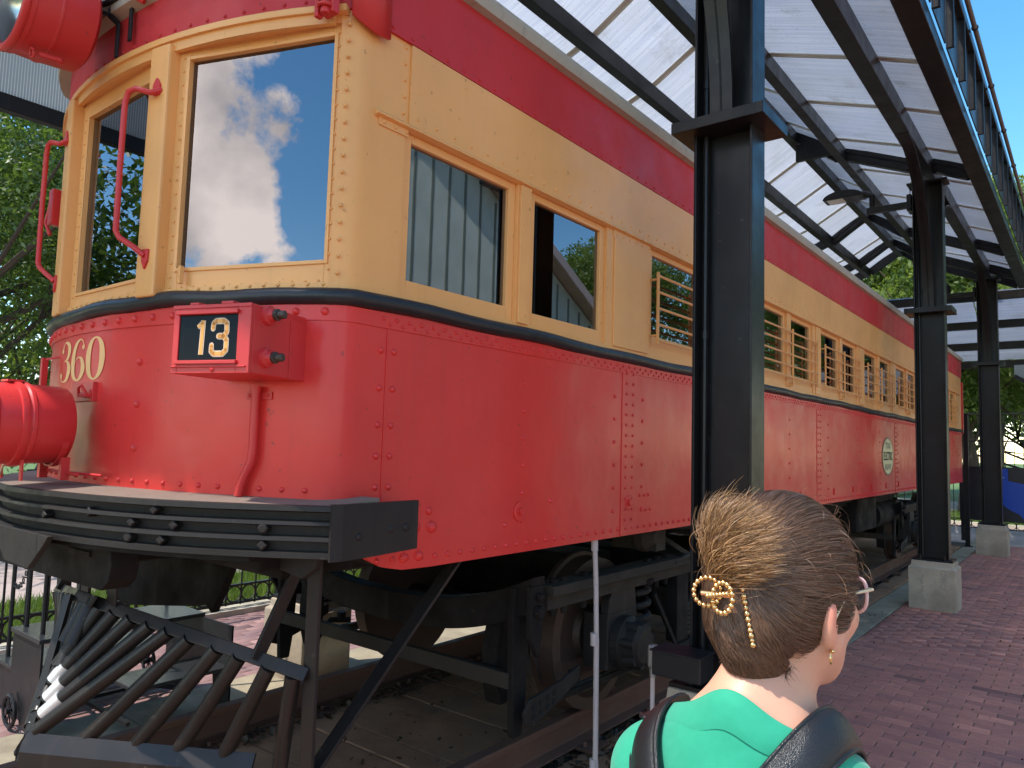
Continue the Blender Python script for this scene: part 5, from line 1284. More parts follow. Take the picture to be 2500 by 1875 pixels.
# ---------------------------------------------------------------- trucks
def truck(yc, full=True):
    T = bpy.data.objects.new('truck', None); COL.objects.link(T); T.parent = tram; T.location = (-3.137, yc, 0); T.empty_display_size = .2
    WB = 1.0; g = 'truck_grime'
    for ya in (-WB, WB):
        b = MB(); b.tube([(-1.0,ya,.43),(1.0,ya,.43)], .075, 14); b.build('axle', g, T, smooth=True)
        for s in (-1, 1):
            b = MB(); b.lathe((s*.685,ya,.43), (s,0,0), [(0,.10),(0,.33),(.0,.452),(.028,.452),(.033,.43),(.13,.425),(.135,.36),(.09,.34),(.075,.15),(.11,.13),(.11,.09)], 48); b.build('wheel', 'wheel_steel', T, smooth=True)
            # journal box with ribbed round cover
            b = MB(); b.box((s*.90-.06,ya-.16,.28),(s*.90+.10,ya+.16,.58)); b.prism([(ya-.16,.58),(ya+.16,.58),(ya+.14,.70),(ya+.02,.80),(ya-.06,.78),(ya-.15,.66)], (s*.97-.02,0,0), (0,1,0), (0,0,1), (1,0,0), .05)
            for k in range(7):
                a = -PI/2+k*2*PI/7; b.tube([(s*.99,ya+.125*math.cos(a),.41+.125*math.sin(a)),(s*1.13,ya+.105*math.cos(a),.41+.105*math.sin(a))], .028, 8)
            b.lathe((s*.98,ya,.41), (s,0,0), [(0,.15),(.07,.15),(.09,.12),(.15,.115),(.165,.09),(.17,.03)], 26); b.build('journal_box', 'journal_grime', T, bevel=.004)
            # coil spring beside the box
            for dy in ((.30,) if ya < 0 else (-.30,)):
                pts = []; N = 110
                for k in range(N+1): a = k/N*5.5*2*PI; pts.append((s*.92+.072*math.cos(a), ya+dy+.072*math.sin(a), .27+.42*k/N))
                b = MB(); b.tube(pts, .021, 8); b.build('coil_spring', 'journal_grime', T, smooth=True)
                b = MB(); b.lathe((s*.92,ya+dy,.69), (0,0,1), [(0,.10),(.03,.11),(.05,.08)], 20); b.lathe((s*.92,ya+dy,.23), (0,0,1), [(0,.10),(.04,.10)], 20); b.split('spring_seat', g, T)
    for s in (-1, 1):
        b = MB(); b.beam((s*1.0,-1.78,.80),(s*1.0,1.78,.80), .13, .05); b.beam((s*1.0,-1.76,.745),(s*1.0,1.76,.745), .03, .09)
        b.beam((s*.93,-1.40,.22),(s*.93,1.40,.22), .03, .05); b.build('side_frame', 'frame_grime', T, bevel=.004)
        b = MB()
        for ya in (-1.70,-1.6,-1.42,-1.30,-.72,-.60,-.48,.5,.62,.74,1.3,1.42):
            b.lathe((s*1.0,ya,.825), (0,0,1), [(0,.02),(.022,.02)], 6); b.lathe((s*1.0,ya,.70), (0,0,1), [(0,.018),(-.035,.016)], 6)
        b.split('frame_bolt', g, T)
        b = MB(); b.box((s*.98-.05,-.32,.28),(s*.98+.03,-.16,.72)); b.box((s*.98-.05,.16,.28),(s*.98+.03,.32,.72)); b.beam((s*1.0,-.62,.62),(s*1.0,-.30,.24), .02, .03); b.beam((s*1.0,-.30,.24),(s*1.0,.30,.24), .02, .05); b.beam((s*1.0,.30,.24),(s*1.0,.62,.62), .02, .03)
        b.split('bolster_guide', g, T, bevel=.004)
        b = MB()
        for k in range(7): b.box((s*.95-.05,-.15+.0*k,.30+.03*k),(s*.95+.05,.15,.322+.03*k))
        b.split('leaf_spring', 'frame_grime', T)
        for e in (-1, 1):                                # brake hangers and shoes outside each wheel
            ye = e*1.88
            b = MB(); b.prism([(ye-.05,.82),(ye+.06,.82),(ye+.075,.70),(ye+.05,.25),(ye+.03,.12),(ye-.04,.12),(ye-.05,.30),(ye-.065,.70)], (s*.93-.02,0,0), (0,1,0), (0,0,1), (1,0,0), .035); b.build('brake_hanger', g, T, bevel=.006)
            b = MB(); b.prism([(ye-.05,.84),(ye+.05,.84),(ye+.045,.60),(ye+.02,.50),(ye-.05,.60)], (s*1.03-.02,0,0), (0,1,0), (0,0,1), (1,0,0), .03); b.lathe((s*1.04,ye,.72), (s,0,0), [(0,.032),(.03,.03)], 8); b.lathe((s*1.04,ye,.79), (s,0,0), [(0,.022),(.03,.02)], 6); b.build('hanger_link', g, T, bevel=.004)
            b = MB(); pts = [(ye-e*.04+.0,.62-.085*k) for k in range(6)]; 
            b.prism([(ye-e*.10,.66),(ye-e*.04,.66),(ye-e*.0,.50),(ye-e*.0,.36),(ye-e*.04,.22),(ye-e*.10,.22),(ye-e*.12,.44)], (s*.70,0,0), (0,1,0), (0,0,1), (s,0,0), .10)
            b.build('brake_shoe', g, T, bevel=.01)
            # perforated lever plate low down
            hole = MB(); n = 16; cy0 = ye-e*.10
            outl = [(cy0-.15,.205),(cy0-.165,.26),(cy0-.12,.315),(cy0+.14,.345),(cy0+.30,.385),(cy0+.30,.32),(cy0+.12,.25),(cy0-.09,.185)]
            hole.prism(outl, (s*1.02-.01,0,0), (0,1,0), (0,0,1), (1,0,0), .018); hole.build('lever_plate', 'journal_grime', T, bevel=.004)
            hb = MB()
            for r_ in range(2):
                for k in range(4): hb.lathe((s*1.02+(.009 if s > 0 else -.011),cy0-.09+.055*k,.232+.010*k+.042*r_), (s,0,0), [(0,.016),(.002,.016),(.003,.011)], 10)
            hb.split('lever_hole', 'hole_dark', T)  # plate is solid: near-black discs paint in the dark of its holes
            b = MB(); b.beam((s*.95,ye+.15*-e,.23),(s*.95,e*.8,.22), .02, .03); b.tube([(s*.9,ye-e*.22,.20),(s*.98,ye-e*.40,.28),(s*.93,ye-e*.52,.27)], .02, 8); b.lathe((s*.95,ye-e*.46,.28), (0,0,1), [(0,.03),(.05,.03)], 10); b.split('brake_rod', g, T)
    for e in (-1, 1):
        b = MB(); b.beam((-1.0,e*1.92,.385),(.92,e*1.92,.385), .04, .075); b.build('brake_beam', 'frame_grime', T, bevel=.004)
        b = MB(); n = 24; top = []; bot = []
        for k in range(n+1):
            u = -1+2*k/n; dip = .20*(1-abs(u)**2.5); top.append((u*1.03, .88-dip)); bot.append((u*1.03, .72-dip))
        b.prism(top+bot[::-1], (0,e*1.86-.05,0), (1,0,0), (0,0,1), (0,1,0), .10); b.build('end_frame', g, T, bevel=.006)
    b = MB(); b.box((-.9,-.17,.58),(.9,.17,.80)); b.build('bolster', g, T, bevel=.02)
    for e in (-1, 1):
        b = MB(); b.tube([(-.55,e*.48,.50),(.55,e*.48,.50)], .26, 24); b.box((-.5,e*.48-.2,.35),(.5,e*.48+.2,.80)); b.build('traction_motor', g, T, bevel=.02)
simple('wheel_steel', (.085,.052,.038), .6, .4, (30,.4)); simple('hole_dark', (.004,.004,.004), .9)
paint('journal_grime', (.020,.016,.013), .6, .6, .4, 0, dark=(.11,.09,.07)); paint('frame_grime', (.040,.032,.024), .8, .6, .5, 0, dark=(.03,.022,.015))
truck(4.77); truck(13.2)
b = MB()
for (x0,y0,z0,x1,y1,z1) in ((-2.9,6.6,.55,-2.1,7.7,1.0),(-4.0,8.2,.5,-3.3,9.6,1.0),(-2.7,9.0,.62,-2.12,9.9,1.0),(-4.1,6.6,.6,-3.6,7.6,1.0)): b.box((x0,y0,z0),(x1,y1,z1))
b.split('equipment_box', 'truck_grime', tram, bevel=.02)
b = MB()
for k in range(5): b.tube([(-2.2-.05*k,6.0,.98-.05*k),(-2.2-.05*k,11.5,.98-.04*k)], .02, 8)
b.tube([(-2.35,10.4,.72),(-2.35,11.6,.72)], .17, 20); b.split('pipework', 'truck_grime', tram, smooth=True)
b = MB(); b.tube([(-2.25,4.2,1.02),(-2.25,5.2,.96)], .03, 8); b.lathe((-2.15,4.0,.98), (1,0,0), [(0,.09),(.05,.085),(.10,.03)], 20); b.beam((-2.3,4.35,1.0),(-2.05,4.55,.80),.05,.03); b.box((-2.35,4.0,.90),(-2.05,4.12,1.04)); b.tube([(-2.1,4.7,.83),(-2.1,4.7,.93)], .06, 14); b.tube([(-2.08,4.3,.80),(-2.08,5.1,.92)], .016, 8); b.split('under_rigging', 'frame_grime', tram, bevel=.004)
# ---- white plastic pipe from the skirt to the ground
pv = thing('pvc_pipe', 'pale plastic pipe running from the red skirt down to the ground beside the rail', 'pipe')
b = MB(); b.tube([(-1.975,3.19,1.06),(-1.968,3.20,.84),(-1.962,3.205,.55)], .0125, 12); b.build('upper_length', 'pvc_grey', pv, smooth=True)
b = MB(); b.tube([(-1.962,3.205,.56),(-1.958,3.21,.0),(-1.955,3.215,-.10)], .0135, 12); b.build('lower_length', 'pvc_grey', pv, smooth=True)
b = MB(); b.tube([(-1.955,3.215,-.09),(-1.950,3.205,-.14),(-1.93,3.18,-.20)], .011, 10); b.build('elbow', 'pvc_grey', pv, smooth=True)
for z in (1.02, .56, -.04):
    b = MB(); b.tube([(-1.973+.017*(1-z)*.5,3.19+.02*(1-z)*.5,z-.03),(-1.974+.017*(1-z)*.5,3.19+.02*(1-z)*.5,z+.03)], .0175, 14); b.build('coupling', 'pvc_grey', pv, smooth=True)
# ---- portable boarding steps on wheels, left of the pilot
st = thing('boarding_steps', 'black steel portable boarding steps with handrail posts and small spoked wheels', 'steps')
def step_box(name, a, c, mat='iron_black', bev=.003): b = MB(); b.box(a, c); return b.build(name, mat, st, bevel=bev)
step_box('platform', (-4.98,1.66,.34), (-4.55,2.62,.365), 'checker_black'); step_box('tread', (-5.42,1.72,.08), (-5.0,2.62,.10), 'checker_black'); step_box('tread', (-4.53,2.02,.08),(-4.20,2.60,.10), 'checker_black')
b = MB(); b.prism([(-4.99,.34),(-4.57,.34),(-4.57,-.10),(-4.60,-.16),(-4.80,-.16),(-4.88,.02),(-4.88,.10),(-4.99,.10)], (0,1.68,0), (1,0,0), (0,0,1), (0,1,0), .012); b.prism([(-5.42,.08),(-5.0,.08),(-5.0,-.17),(-5.42,-.17)], (0,1.74,0), (1,0,0), (0,0,1), (0,1,0), .012); b.split('side_panel', 'iron_black', st)
b = MB(); b.prism([(-4.99,.34),(-4.20,.34),(-4.20,-.17),(-4.36,-.17),(-4.40,.05),(-4.62,.05),(-4.66,-.17),(-4.99,-.17)], (0,2.60,0), (1,0,0), (0,0,1), (0,1,0), .012); b.build('side_panel', 'iron_black', st)
for p, q in (((-4.95,1.72,.10),(-4.55,2.55,-.1)),((-4.55,1.72,.10),(-4.95,2.55,-.1)),((-4.9,1.72,-.12),(-4.9,2.6,-.12)),((-4.3,2.05,-.12),(-4.95,2.05,-.12)),((-4.95,2.1,.22),(-4.25,2.1,.22))):
    b = MB(); b.beam(p, q, .022, .022); b.build('frame_bar', 'iron_black', st)
for (x, y, z) in ((-5.35,1.78,.10),(-4.92,1.72,.36),(-4.68,1.72,.36),(-4.92,2.55,.36),(-5.35,2.55,.10)):
    b = MB(); b.tube([(x,y,z),(x+.0,y,z+.95)], .013, 8); b.build('rail_post', 'iron_black', st, smooth=True)
b = MB(); b.tube([(-5.35,1.78,1.05),(-4.92,1.72,1.31),(-4.68,1.72,1.31)], .013, 8); b.build('handrail', 'iron_black', st, smooth=True)
for (x, y) in ((-4.90,1.66),(-4.35,2.64),(-5.3,2.64)):
    b = MB(); b.torus((x,y,-.09), (0,1,0), .085, .012, 24, 6); b.lathe((x,y-.02,-.09), (0,1,0), [(0,.018),(.05,.018)], 8)
    for k in range(5): a = k*PI/5; b.beam((x-.08*math.cos(a),y,-.09-.08*math.sin(a)),(x+.08*math.cos(a),y,-.09+.08*math.sin(a)), .006, .006)
    b.build('wheel', 'iron_black', st)
ch = MB(); P_ = [Vector((-5.35,1.78,.55)).lerp(Vector((-4.92,1.72,.80)), k/16)+Vector((0,0,-.10*math.sin(PI*k/16))) for k in range(17)]
for k in range(16): ch.torus((P_[k]+P_[k+1])/2, (0,1,0) if k % 2 else (0,.3,1), .014, .0035, 10, 5)
ch.split('chain_link', 'iron_black', st)
# ================================================================ WOMAN (seen from behind)
def surface_nets(fn, lo, hi, h):
    lo = np.array(lo, float); n = np.ceil((np.array(hi)-lo)/h).astype(int)+1
    ax = [lo[i]+h*np.arange(n[i]) for i in range(3)]
    X, Y, Z = np.meshgrid(*ax, indexing='ij'); D = fn(X.astype(np.float32), Y.astype(np.float32), Z.astype(np.float32))
    S = D < 0; nx, ny, nz = [k-1 for k in n]
    acc = np.zeros((nx,ny,nz,3), np.float32); cnt = np.zeros((nx,ny,nz), np.float32)
    cs = [(i,j,k) for i in (0,1) for j in (0,1) for k in (0,1)]
    sub = lambda A, c: A[c[0]:c[0]+nx, c[1]:c[1]+ny, c[2]:c[2]+nz]
    for a in cs:
        for d in range(3):
            if a[d]: continue
            b = list(a); b[d] = 1; Da, Db = sub(D,a), sub(D,tuple(b)); cr_ = (Da < 0) != (Db < 0)
            t = np.where(cr_, Da/(Da-Db+1e-12), 0)
            for q in range(3): acc[...,q] += np.where(cr_, a[q]+(t if q == d else 0), 0)
            cnt += cr_
    act = cnt > 0; idx = -np.ones((nx,ny,nz), np.int64); idx[act] = np.arange(act.sum())
    I = np.argwhere(act); V = (I+acc[act]/cnt[act][:,None])*h+lo
    F = []
    for d in range(3):
        u, v = [q for q in range(3) if q != d]
        sl0 = [slice(0,nx+1),slice(0,ny+1),slice(0,nz+1)]; sl1 = list(sl0)
        sl0[d] = slice(0,n[d]-1); sl1[d] = slice(1,n[d]); A, B = S[tuple(sl0)], S[tuple(sl1)]
        e = np.argwhere(A != B); 
        ok = (e[:,u] > 0) & (e[:,v] > 0) & (e[:,u] < n[u]-1) & (e[:,v] < n[v]-1); e = e[ok]
        q = []
        for du, dv in ((-1,-1),(0,-1),(0,0),(-1,0)):
            c = e.copy(); c[:,u] += du; c[:,v] += dv; q.append(idx[c[:,0],c[:,1],c[:,2]])
        q = np.stack(q,1); flip = A[tuple(e.T)] if True else None
        if d == 1: flip = ~flip
        q[~flip] = q[~flip][:, ::-1]; F.append(q)
    F = np.concatenate(F); F = F[(F >= 0).all(1)]
    return V, F
def ell(X,Y,Z,c,r,rot=None):
    x, y, z = X-c[0], Y-c[1], Z-c[2]
    if rot is not None:
        R_ = np.array(Euler(rot).to_matrix().transposed()); x, y, z = R_[0,0]*x+R_[0,1]*y+R_[0,2]*z, R_[1,0]*x+R_[1,1]*y+R_[1,2]*z, R_[2,0]*x+R_[2,1]*y+R_[2,2]*z
    k0 = np.sqrt((x/r[0])**2+(y/r[1])**2+(z/r[2])**2); k1 = np.sqrt((x/r[0]**2)**2+(y/r[1]**2)**2+(z/r[2]**2)**2)+1e-9
    return k0*(k0-1)/k1
def cone(X,Y,Z,a,b,ra,rb):
    a = np.array(a); b = np.array(b); d = b-a; L = (d@d)
    t = np.clip(((X-a[0])*d[0]+(Y-a[1])*d[1]+(Z-a[2])*d[2])/L, 0, 1)
    return np.sqrt((X-a[0]-t*d[0])**2+(Y-a[1]-t*d[1])**2+(Z-a[2]-t*d[2])**2)-(ra+(rb-ra)*t)
def smin(a,b,k): h_ = np.clip(.5+.5*(b-a)/k,0,1); return b+(a-b)*h_-k*h_*(1-h_)
BY = math.radians(4); BO = np.array([-.322,.888,GZ])       # body origin on the ground
woman = thing('person', 'woman seen from behind in a green shirt with a gold clip in her brown hair', 'person')
woman.location = BO; woman.rotation_euler = (0,0,-BY)
HYAW = math.radians(9)-BY                                   # head turned a little more than the body
HC = np.array([.009,.060,1.540])                             # skull centre in body space
ch_, sh_ = math.cos(HYAW), math.sin(HYAW)
def to_head(X,Y,Z):
    x, y, z = X-HC[0], Y-HC[1], Z-HC[2]
    x2 = ch_*x-sh_*y; y2 = sh_*x+ch_*y
    tp = .12; return x2, y2*math.cos(tp)-z*math.sin(tp)*1.0, y2*math.sin(tp)+z*math.cos(tp)
def from_head(P):
    P = np.atleast_2d(P); tp = .12; y2 = P[:,1]*math.cos(tp)+P[:,2]*math.sin(tp); z = -P[:,1]*math.sin(tp)+P[:,2]*math.cos(tp)
    x = ch_*P[:,0]+sh_*y2; y = -sh_*P[:,0]+ch_*y2
    return np.stack([x+HC[0], y+HC[1], z+HC[2]],1)
def f_head(x,y,z):
    d = ell(x,y,z,(0,-.004,.008),(.073,.094,.092))
    d = smin(d, ell(x,y,z,(0,.030,-.035),(.060,.066,.070)), .03)
    d = smin(d, ell(x,y,z,(0,.050,-.082),(.040,.040,.034)), .03)
    for s in (-1,1):
        d = smin(d, cone(x,y,z,(s*.050,-.005,-.055),(s*.022,.068,-.095),.022,.014), .025)
        d = smin(d, ell(x,y,z,(s*.038,.066,-.030),(.024,.020,.022)), .02)       # cheek
        d = smin(d, ell(x,y,z,(s*.030,.082,.012),(.022,.012,.007)), .012)        # brow
        d = np.maximum(d, -ell(x,y,z,(s*.031,.096,-.004),(.015,.012,.010)))     # eye socket
        e = ell(x,y,z,(s*.073,-.034,-.030),(.010,.019,.030),(.25,0,s*.35)); e = np.maximum(e, -ell(x,y,z,(s*.085,-.029,-.028),(.008,.011,.018),(.25,0,s*.35)))
        d = smin(d, e, .006)
    d = smin(d, cone(x,y,z,(0,.092,-.002),(0,.112,-.034),.006,.010), .010)
    for s in (-1,1): d = smin(d, ell(x,y,z,(s*.010,.102,-.037),(.008,.009,.007)), .005)
    d = smin(d, ell(x,y,z,(0,.094,-.062),(.022,.010,.005)), .008); d = smin(d, ell(x,y,z,(0,.092,-.072),(.019,.010,.006)), .008)
    return d
def f_body(X,Y,Z, arms=True):
    d = f_head(*to_head(X,Y,Z))
    d = smin(d, cone(X,Y,Z,(0,-.004,1.36),(.008,.032,1.47),.055,.049), .035)
    X0_ = X; X = X/.80
    tr = smin(cone(X,Y,Z,(0,-.022,1.402),(.145,-.005,1.312),.046,.042), cone(X,Y,Z,(0,-.022,1.402),(-.135,-.005,1.312),.046,.040), .02)
    d = smin(d, tr, .045)
    t = ell(X,Y,Z,(0,.005,1.21),(.158,.098,.19)); t = smin(t, ell(X,Y,Z,(0,-.018,1.28),(.145,.072,.10)), .05)
    t = smin(t, ell(X,Y,Z,(0,.0,1.03),(.125,.092,.16)), .06); t = smin(t, ell(X,Y,Z,(0,-.005,.89),(.165,.118,.13)), .06)
    for s in (-1,1): t = smin(t, ell(X,Y,Z,(s*.068,.085,1.20),(.058,.048,.055)), .04)
    d = smin(d, t, .05)
    if arms:
        for s in (-1,1):
            a = smin(ell(X,Y,Z,(s*.165,-.004,1.295),(.046,.048,.048)), cone(X,Y,Z,(s*.172,-.004,1.29),(s*.205,-.03,1.05),.046,.036), .03)
            a = smin(a, cone(X,Y,Z,(s*.205,-.03,1.05),(s*.195,.07,.84),.036,.025), .02)
            d = smin(d, a, .03)
            hd = ell(X,Y,Z,(s*.193,.090,.795),(.018,.036,.044))
            for k in range(4): hd = smin(hd, cone(X,Y,Z,(s*.190,.068+.017*k,.775),(s*.180,.078+.014*k,.718-.006*(1.5-abs(k-1.5))),.0085,.0070), .004)
            hd = smin(hd, cone(X,Y,Z,(s*.180,.112,.80),(s*.165,.135,.755),.010,.008), .008)
            d = smin(d, hd, .014)
    for s in (-1,1):
        l = smin(cone(X,Y,Z,(s*.085,0,.86),(s*.090,.012,.47),.088,.054), cone(X,Y,Z,(s*.090,.012,.47),(s*.092,-.02,.10),.053,.034), .03)
        l = smin(l, ell(X,Y,Z,(s*.090,-.022,.34),(.050,.052,.11)), .03); l = smin(l, cone(X,Y,Z,(s*.092,-.03,.045),(s*.10,.12,.03),.034,.026), .03)
        d = smin(d, l, .03)
    return d
# body as one continuous surface: fine above the chest, coarser below, welded by one grid
V, F = surface_nets(lambda X,Y,Z: f_body(X,Y,Z), (-.27,-.17,-.01), (.27,.24,1.70), .0062)
xh, yh, zh = to_head(V[:,0],V[:,1],V[:,2])
ear_t = np.exp(-(((np.abs(xh)-.082)/.016)**2+((yh+.040)/.022)**2+((zh+.012)/.026)**2))*.75
body = raw_mesh('body', V, F, 'skin', ear_t, woman, None, True, True)
# clothes
def f_shirt(X,Y,Z):
    b = smin(f_body(X,Y,Z,False), 1e3, .001); Xr = X; X = X/.80
    for s in (-1,1):
        a = smin(ell(X,Y,Z,(s*.165,-.004,1.295),(.048,.050,.050)), cone(X,Y,Z,(s*.172,-.004,1.29),(s*.196,-.02,1.13),.050,.047), .03); b = smin(b, a, .03)
    X = Xr
    fold = .0012*np.sin(X*38+Z*30)+.0012*np.sin(Z*41-X*24+Y*20)
    b = b-.0065-fold
    neck = np.sqrt(((X-.0)/1.13)**2+((Y-.030)/1.0)**2)-(.100+.35*np.clip(Z-1.385,0,.2)); neck = np.maximum(neck, 1.22-Z)
    b = np.maximum(b, -neck); b = np.maximum(b, .86-Z)
    return b
V, F = surface_nets(f_shirt, (-.27,-.16,.84), (.27,.17,1.52), .0052); V0 = V
raw_mesh('shirt', V, F, 'shirt_green', None, woman, None, True)
nc_ = 120; bandv = []
for rr_, up_ in ((.0985,-.004),(.0990,.0040),(.1005,.0062),(.1075,.0056),(.1125,.0050),(.1140,.0026),(.1145,-.001)):
    for k in range(nc_):
        a = 2*PI*k/nc_; x = 1.13*rr_*math.cos(a); y = .030+rr_*math.sin(a)
        z = np.linspace(1.47,1.24,140).astype(np.float32); dd = f_body(np.full(140,x),np.full(140,y),z,False)-.0065; w_ = np.argmax(dd < 0)
        zz = z[w_] if w_ > 0 else 1.33
        if w_ > 0: t_ = dd[w_-1]/(dd[w_-1]-dd[w_]+1e-9); zz = z[w_-1]+(z[w_]-z[w_-1])*t_
        bandv.append((x, y, zz+up_+.0006*math.sin(a*60)))
bandv = np.array(bandv).reshape(7,nc_,3)
for _ in range(4): bandv[:,:,2] = (np.roll(bandv[:,:,2],1,1)+2*bandv[:,:,2]+np.roll(bandv[:,:,2],-1,1))/4
Fc = [(j_*nc_+k, j_*nc_+(k+1)%nc_, (j_+1)*nc_+(k+1)%nc_, (j_+1)*nc_+k) for j_ in range(6) for k in range(nc_)]
raw_mesh('collar', bandv.reshape(-1,3), np.array(Fc), 'shirt_green', None, woman, None, True)
def f_jeans(X,Y,Z): b = f_body(X,Y,Z,False)-.007; b = np.maximum(b, Z-.90); return np.maximum(b, .09-Z)
V, F = surface_nets(f_jeans, (-.22,-.17,.07), (.22,.17,.93), .009); raw_mesh('jeans', V, F, 'jeans', None, woman, None, True)
def f_shoe(X,Y,Z):
    d = 1e3
    for s in (-1,1): d = np.minimum(d, smin(cone(X,Y,Z,(s*.092,-.035,.045),(s*.10,.135,.032),.045,.036), ell(X,Y,Z,(s*.092,-.02,.09),(.045,.05,.05)), .02))
    return np.maximum(d, -Z+.001)
V, F = surface_nets(f_shoe, (-.17,-.12,-.005), (.17,.21,.16), .008); raw_mesh('shoes', V, F, 'shoe_white', None, woman, None, True)
for s in (-1,1):
    e = from_head((s*.031,.083,-.004))[0]; b = MB(); b.sphere(e, .0125, 14, 10); b.build('eye', 'eye_white', woman, smooth=True)
# hair cap
def f_hair(x,y,z):
    d = ell(x,y,z,(0,-.012,.012),(.083,.103,.103))
    d = smin(d, ell(x,y,z,(0,-.068,-.030),(.050,.040,.055)), .03)
    roll = cone(x,y,z,(-.018,-.100,.066),(.000,-.088,-.078),.032,.019)
    d = smin(d, roll, .014)
    nape = cone(x,y,z,(.002,-.070,-.045),(.004,-.050,-.100),.045,.022); d = smin(d, nape, .03)
    groove = cone(x,y,z,(.012,-.138,.055),(.018,-.124,-.055),.007,.007); d = np.maximum(d, -groove)
    # keep off the face, ears and neck
    cutz = -.030-.55*np.clip(-(y+.02),-.1,.05)
    face = (y-.052)-.25*z; d = np.maximum(d, np.minimum(face, 1)*.8)
    low = np.where(y > -.052, (-.030-.25*(y+.052))-z, (-.030+2.6*(y+.052))-z); low = np.maximum(low, -.104-z)
    return np.maximum(d, low*.7)
Vh, Fh = surface_nets(f_hair, (-.12,-.17,-.13), (.12,.10,.14), .0035)
Nn = None
capo = raw_mesh('hair', from_head(Vh), Fh, 'hair_brown', np.full(len(Vh), .12), woman, None, True, True)
def grad(f, P, e=.0015):
    g = np.stack([f(P[:,0]+(e if i == 0 else 0),P[:,1]+(e if i == 1 else 0),P[:,2]+(e if i == 2 else 0))-f(P[:,0]-(e if i == 0 else 0),P[:,1]-(e if i == 1 else 0),P[:,2]-(e if i == 2 else 0)) for i in range(3)],1)
    return g/(np.linalg.norm(g,axis=1)[:,None]+1e-9)
def snap(f, P, off, it=5):
    for _ in range(it):
        d = f(P[:,0],P[:,1],P[:,2])-off; P = P-grad(f,P)*d[:,None]
    return P
def hair_shell(x,y,z):                                    # uncut version used as the combing surface
    d = ell(x,y,z,(0,-.012,.012),(.083,.103,.103)); d = smin(d, ell(x,y,z,(0,-.068,-.030),(.050,.040,.055)), .03)
    d = smin(d, cone(x,y,z,(-.018,-.100,.066),(.000,-.088,-.078),.032,.019), .014)
    return smin(d, cone(x,y,z,(.002,-.070,-.045),(.004,-.050,-.100),.045,.022), .03)
def ribbons(paths, width, tone, name, mat, face_to=None):
    """paths (n,k,3) in head space -> thin two-sided ribbons"""
    n, k, _ = paths.shape; P = from_head(paths.reshape(-1,3)).reshape(n,k,3)
    T = np.gradient(P, axis=1); T /= np.linalg.norm(T,axis=2)[...,None]+1e-9
    ccam = np.array([.322,-.888,1.707]); ca, sa = math.cos(BY), math.sin(BY); cam_l = np.array([ca*ccam[0]-sa*ccam[1], sa*ccam[0]+ca*ccam[1], ccam[2]])
    w = rng.normal(size=(n,1,3))*.45+ (cam_l-P); S = np.cross(T, w); S /= np.linalg.norm(S,axis=2)[...,None]+1e-9
    taper = np.concatenate([np.linspace(.7,1,k//2), np.linspace(1,.25,k-k//2)])[None,:,None]*width
    if np.ndim(width) > 0: taper = np.concatenate([np.linspace(.7,1,k//2), np.linspace(1,.25,k-k//2)])[None,:,None]*width[:,None,None]
    L_ = P-S*taper; R_ = P+S*taper; V = np.stack([L_,R_],2).reshape(-1,3)
    base = (np.arange(n)[:,None]*k+np.arange(k-1)[None])*2; F = np.stack([base,base+1,base+3,base+2],2).reshape(-1,4)
    return raw_mesh(name, V, F, mat, np.repeat(tone, 2*k), woman, 'stuff', False, True)
# combed strands: from the hairline and crown back to the clip
def comb(n, seed):
    r = np.random.default_rng(seed); K = 12
    th = r.uniform(0, 2*PI, n); u = r.uniform(-.85, 1, n); ph = np.arccos(np.clip(u,-1,1))
    root = np.stack([.085*np.sin(ph)*np.cos(th), -.012+.105*np.sin(ph)*np.sin(th), .012+.105*np.cos(ph)],1)
    root = snap(hair_shell, root, 0.0); root = root[(root[:,1] < .060+.25*root[:,2]) & (f_hair(root[:,0],root[:,1],root[:,2]) < .004)]; n = len(root)
    side = np.where(root[:,0] > .004, 1, -1)
    tz = np.clip(.01+.30*(root[:,2]-.0)-.15*root[:,1], -.060, .050)+r.normal(0,.006,n)
    tgt = np.stack([.014+r.normal(0,.003,n)*side, np.full(n,-.130), tz],1)
    c0 = np.array([0,-.012,0]); a = root-c0; b_ = tgt-c0; an = a/np.linalg.norm(a,axis=1)[:,None]; bn = b_/np.linalg.norm(b_,axis=1)[:,None]
    om = np.arccos(np.clip((an*bn).sum(1),-.999,.999)); t = np.linspace(0,1,K); t = t[None]*np.ones((n,1)); len_ = r.uniform(.45,1,n)[:,None]; st_ = r.uniform(0,.45,n)[:,None]*(r.random(n) < .6)[:,None]
    t = st_+(len_-st_)*t*np.where(r.random(n)[:,None] < .5, 1/len_, 1); t = np.clip(t,0,1)
    so = np.sin(om)[:,None]; w0 = np.sin((1-t)*om[:,None])/so; w1 = np.sin(t*om[:,None])/so
    D = w0[...,None]*an[:,None]+w1[...,None]*bn[:,None]; D[...,2] -= (.10*np.sin(PI*t)*np.clip(root[:,2]/.1,0,1)[:,None]*(.6))
    Pp = (c0+D*.11).reshape(-1,3); Pp = snap(hair_shell, Pp, 0.0); off = (r.uniform(-.0006,.0028,n)[:,None]*np.ones((1,K))+.0010*np.sin(t*r.uniform(2,9,n)[:,None]+r.uniform(0,6,n)[:,None])).reshape(-1)
    G = grad(hair_shell, Pp); Pp = Pp+G*off[:,None]
    Pp = Pp.reshape(n,K,3)
    lock = np.sin(root[:,0]*160+root[:,2]*90)+np.sin(root[:,1]*140-root[:,2]*120)
    tone = np.clip(.38+.06*lock+r.normal(0,.11,n),0,1); return Pp, tone, r.uniform(.00016,.00042,n)
Pp, tone, wd = comb(34000, 5); ribbons(Pp, wd, tone, 'hair_strands', 'hair_brown')
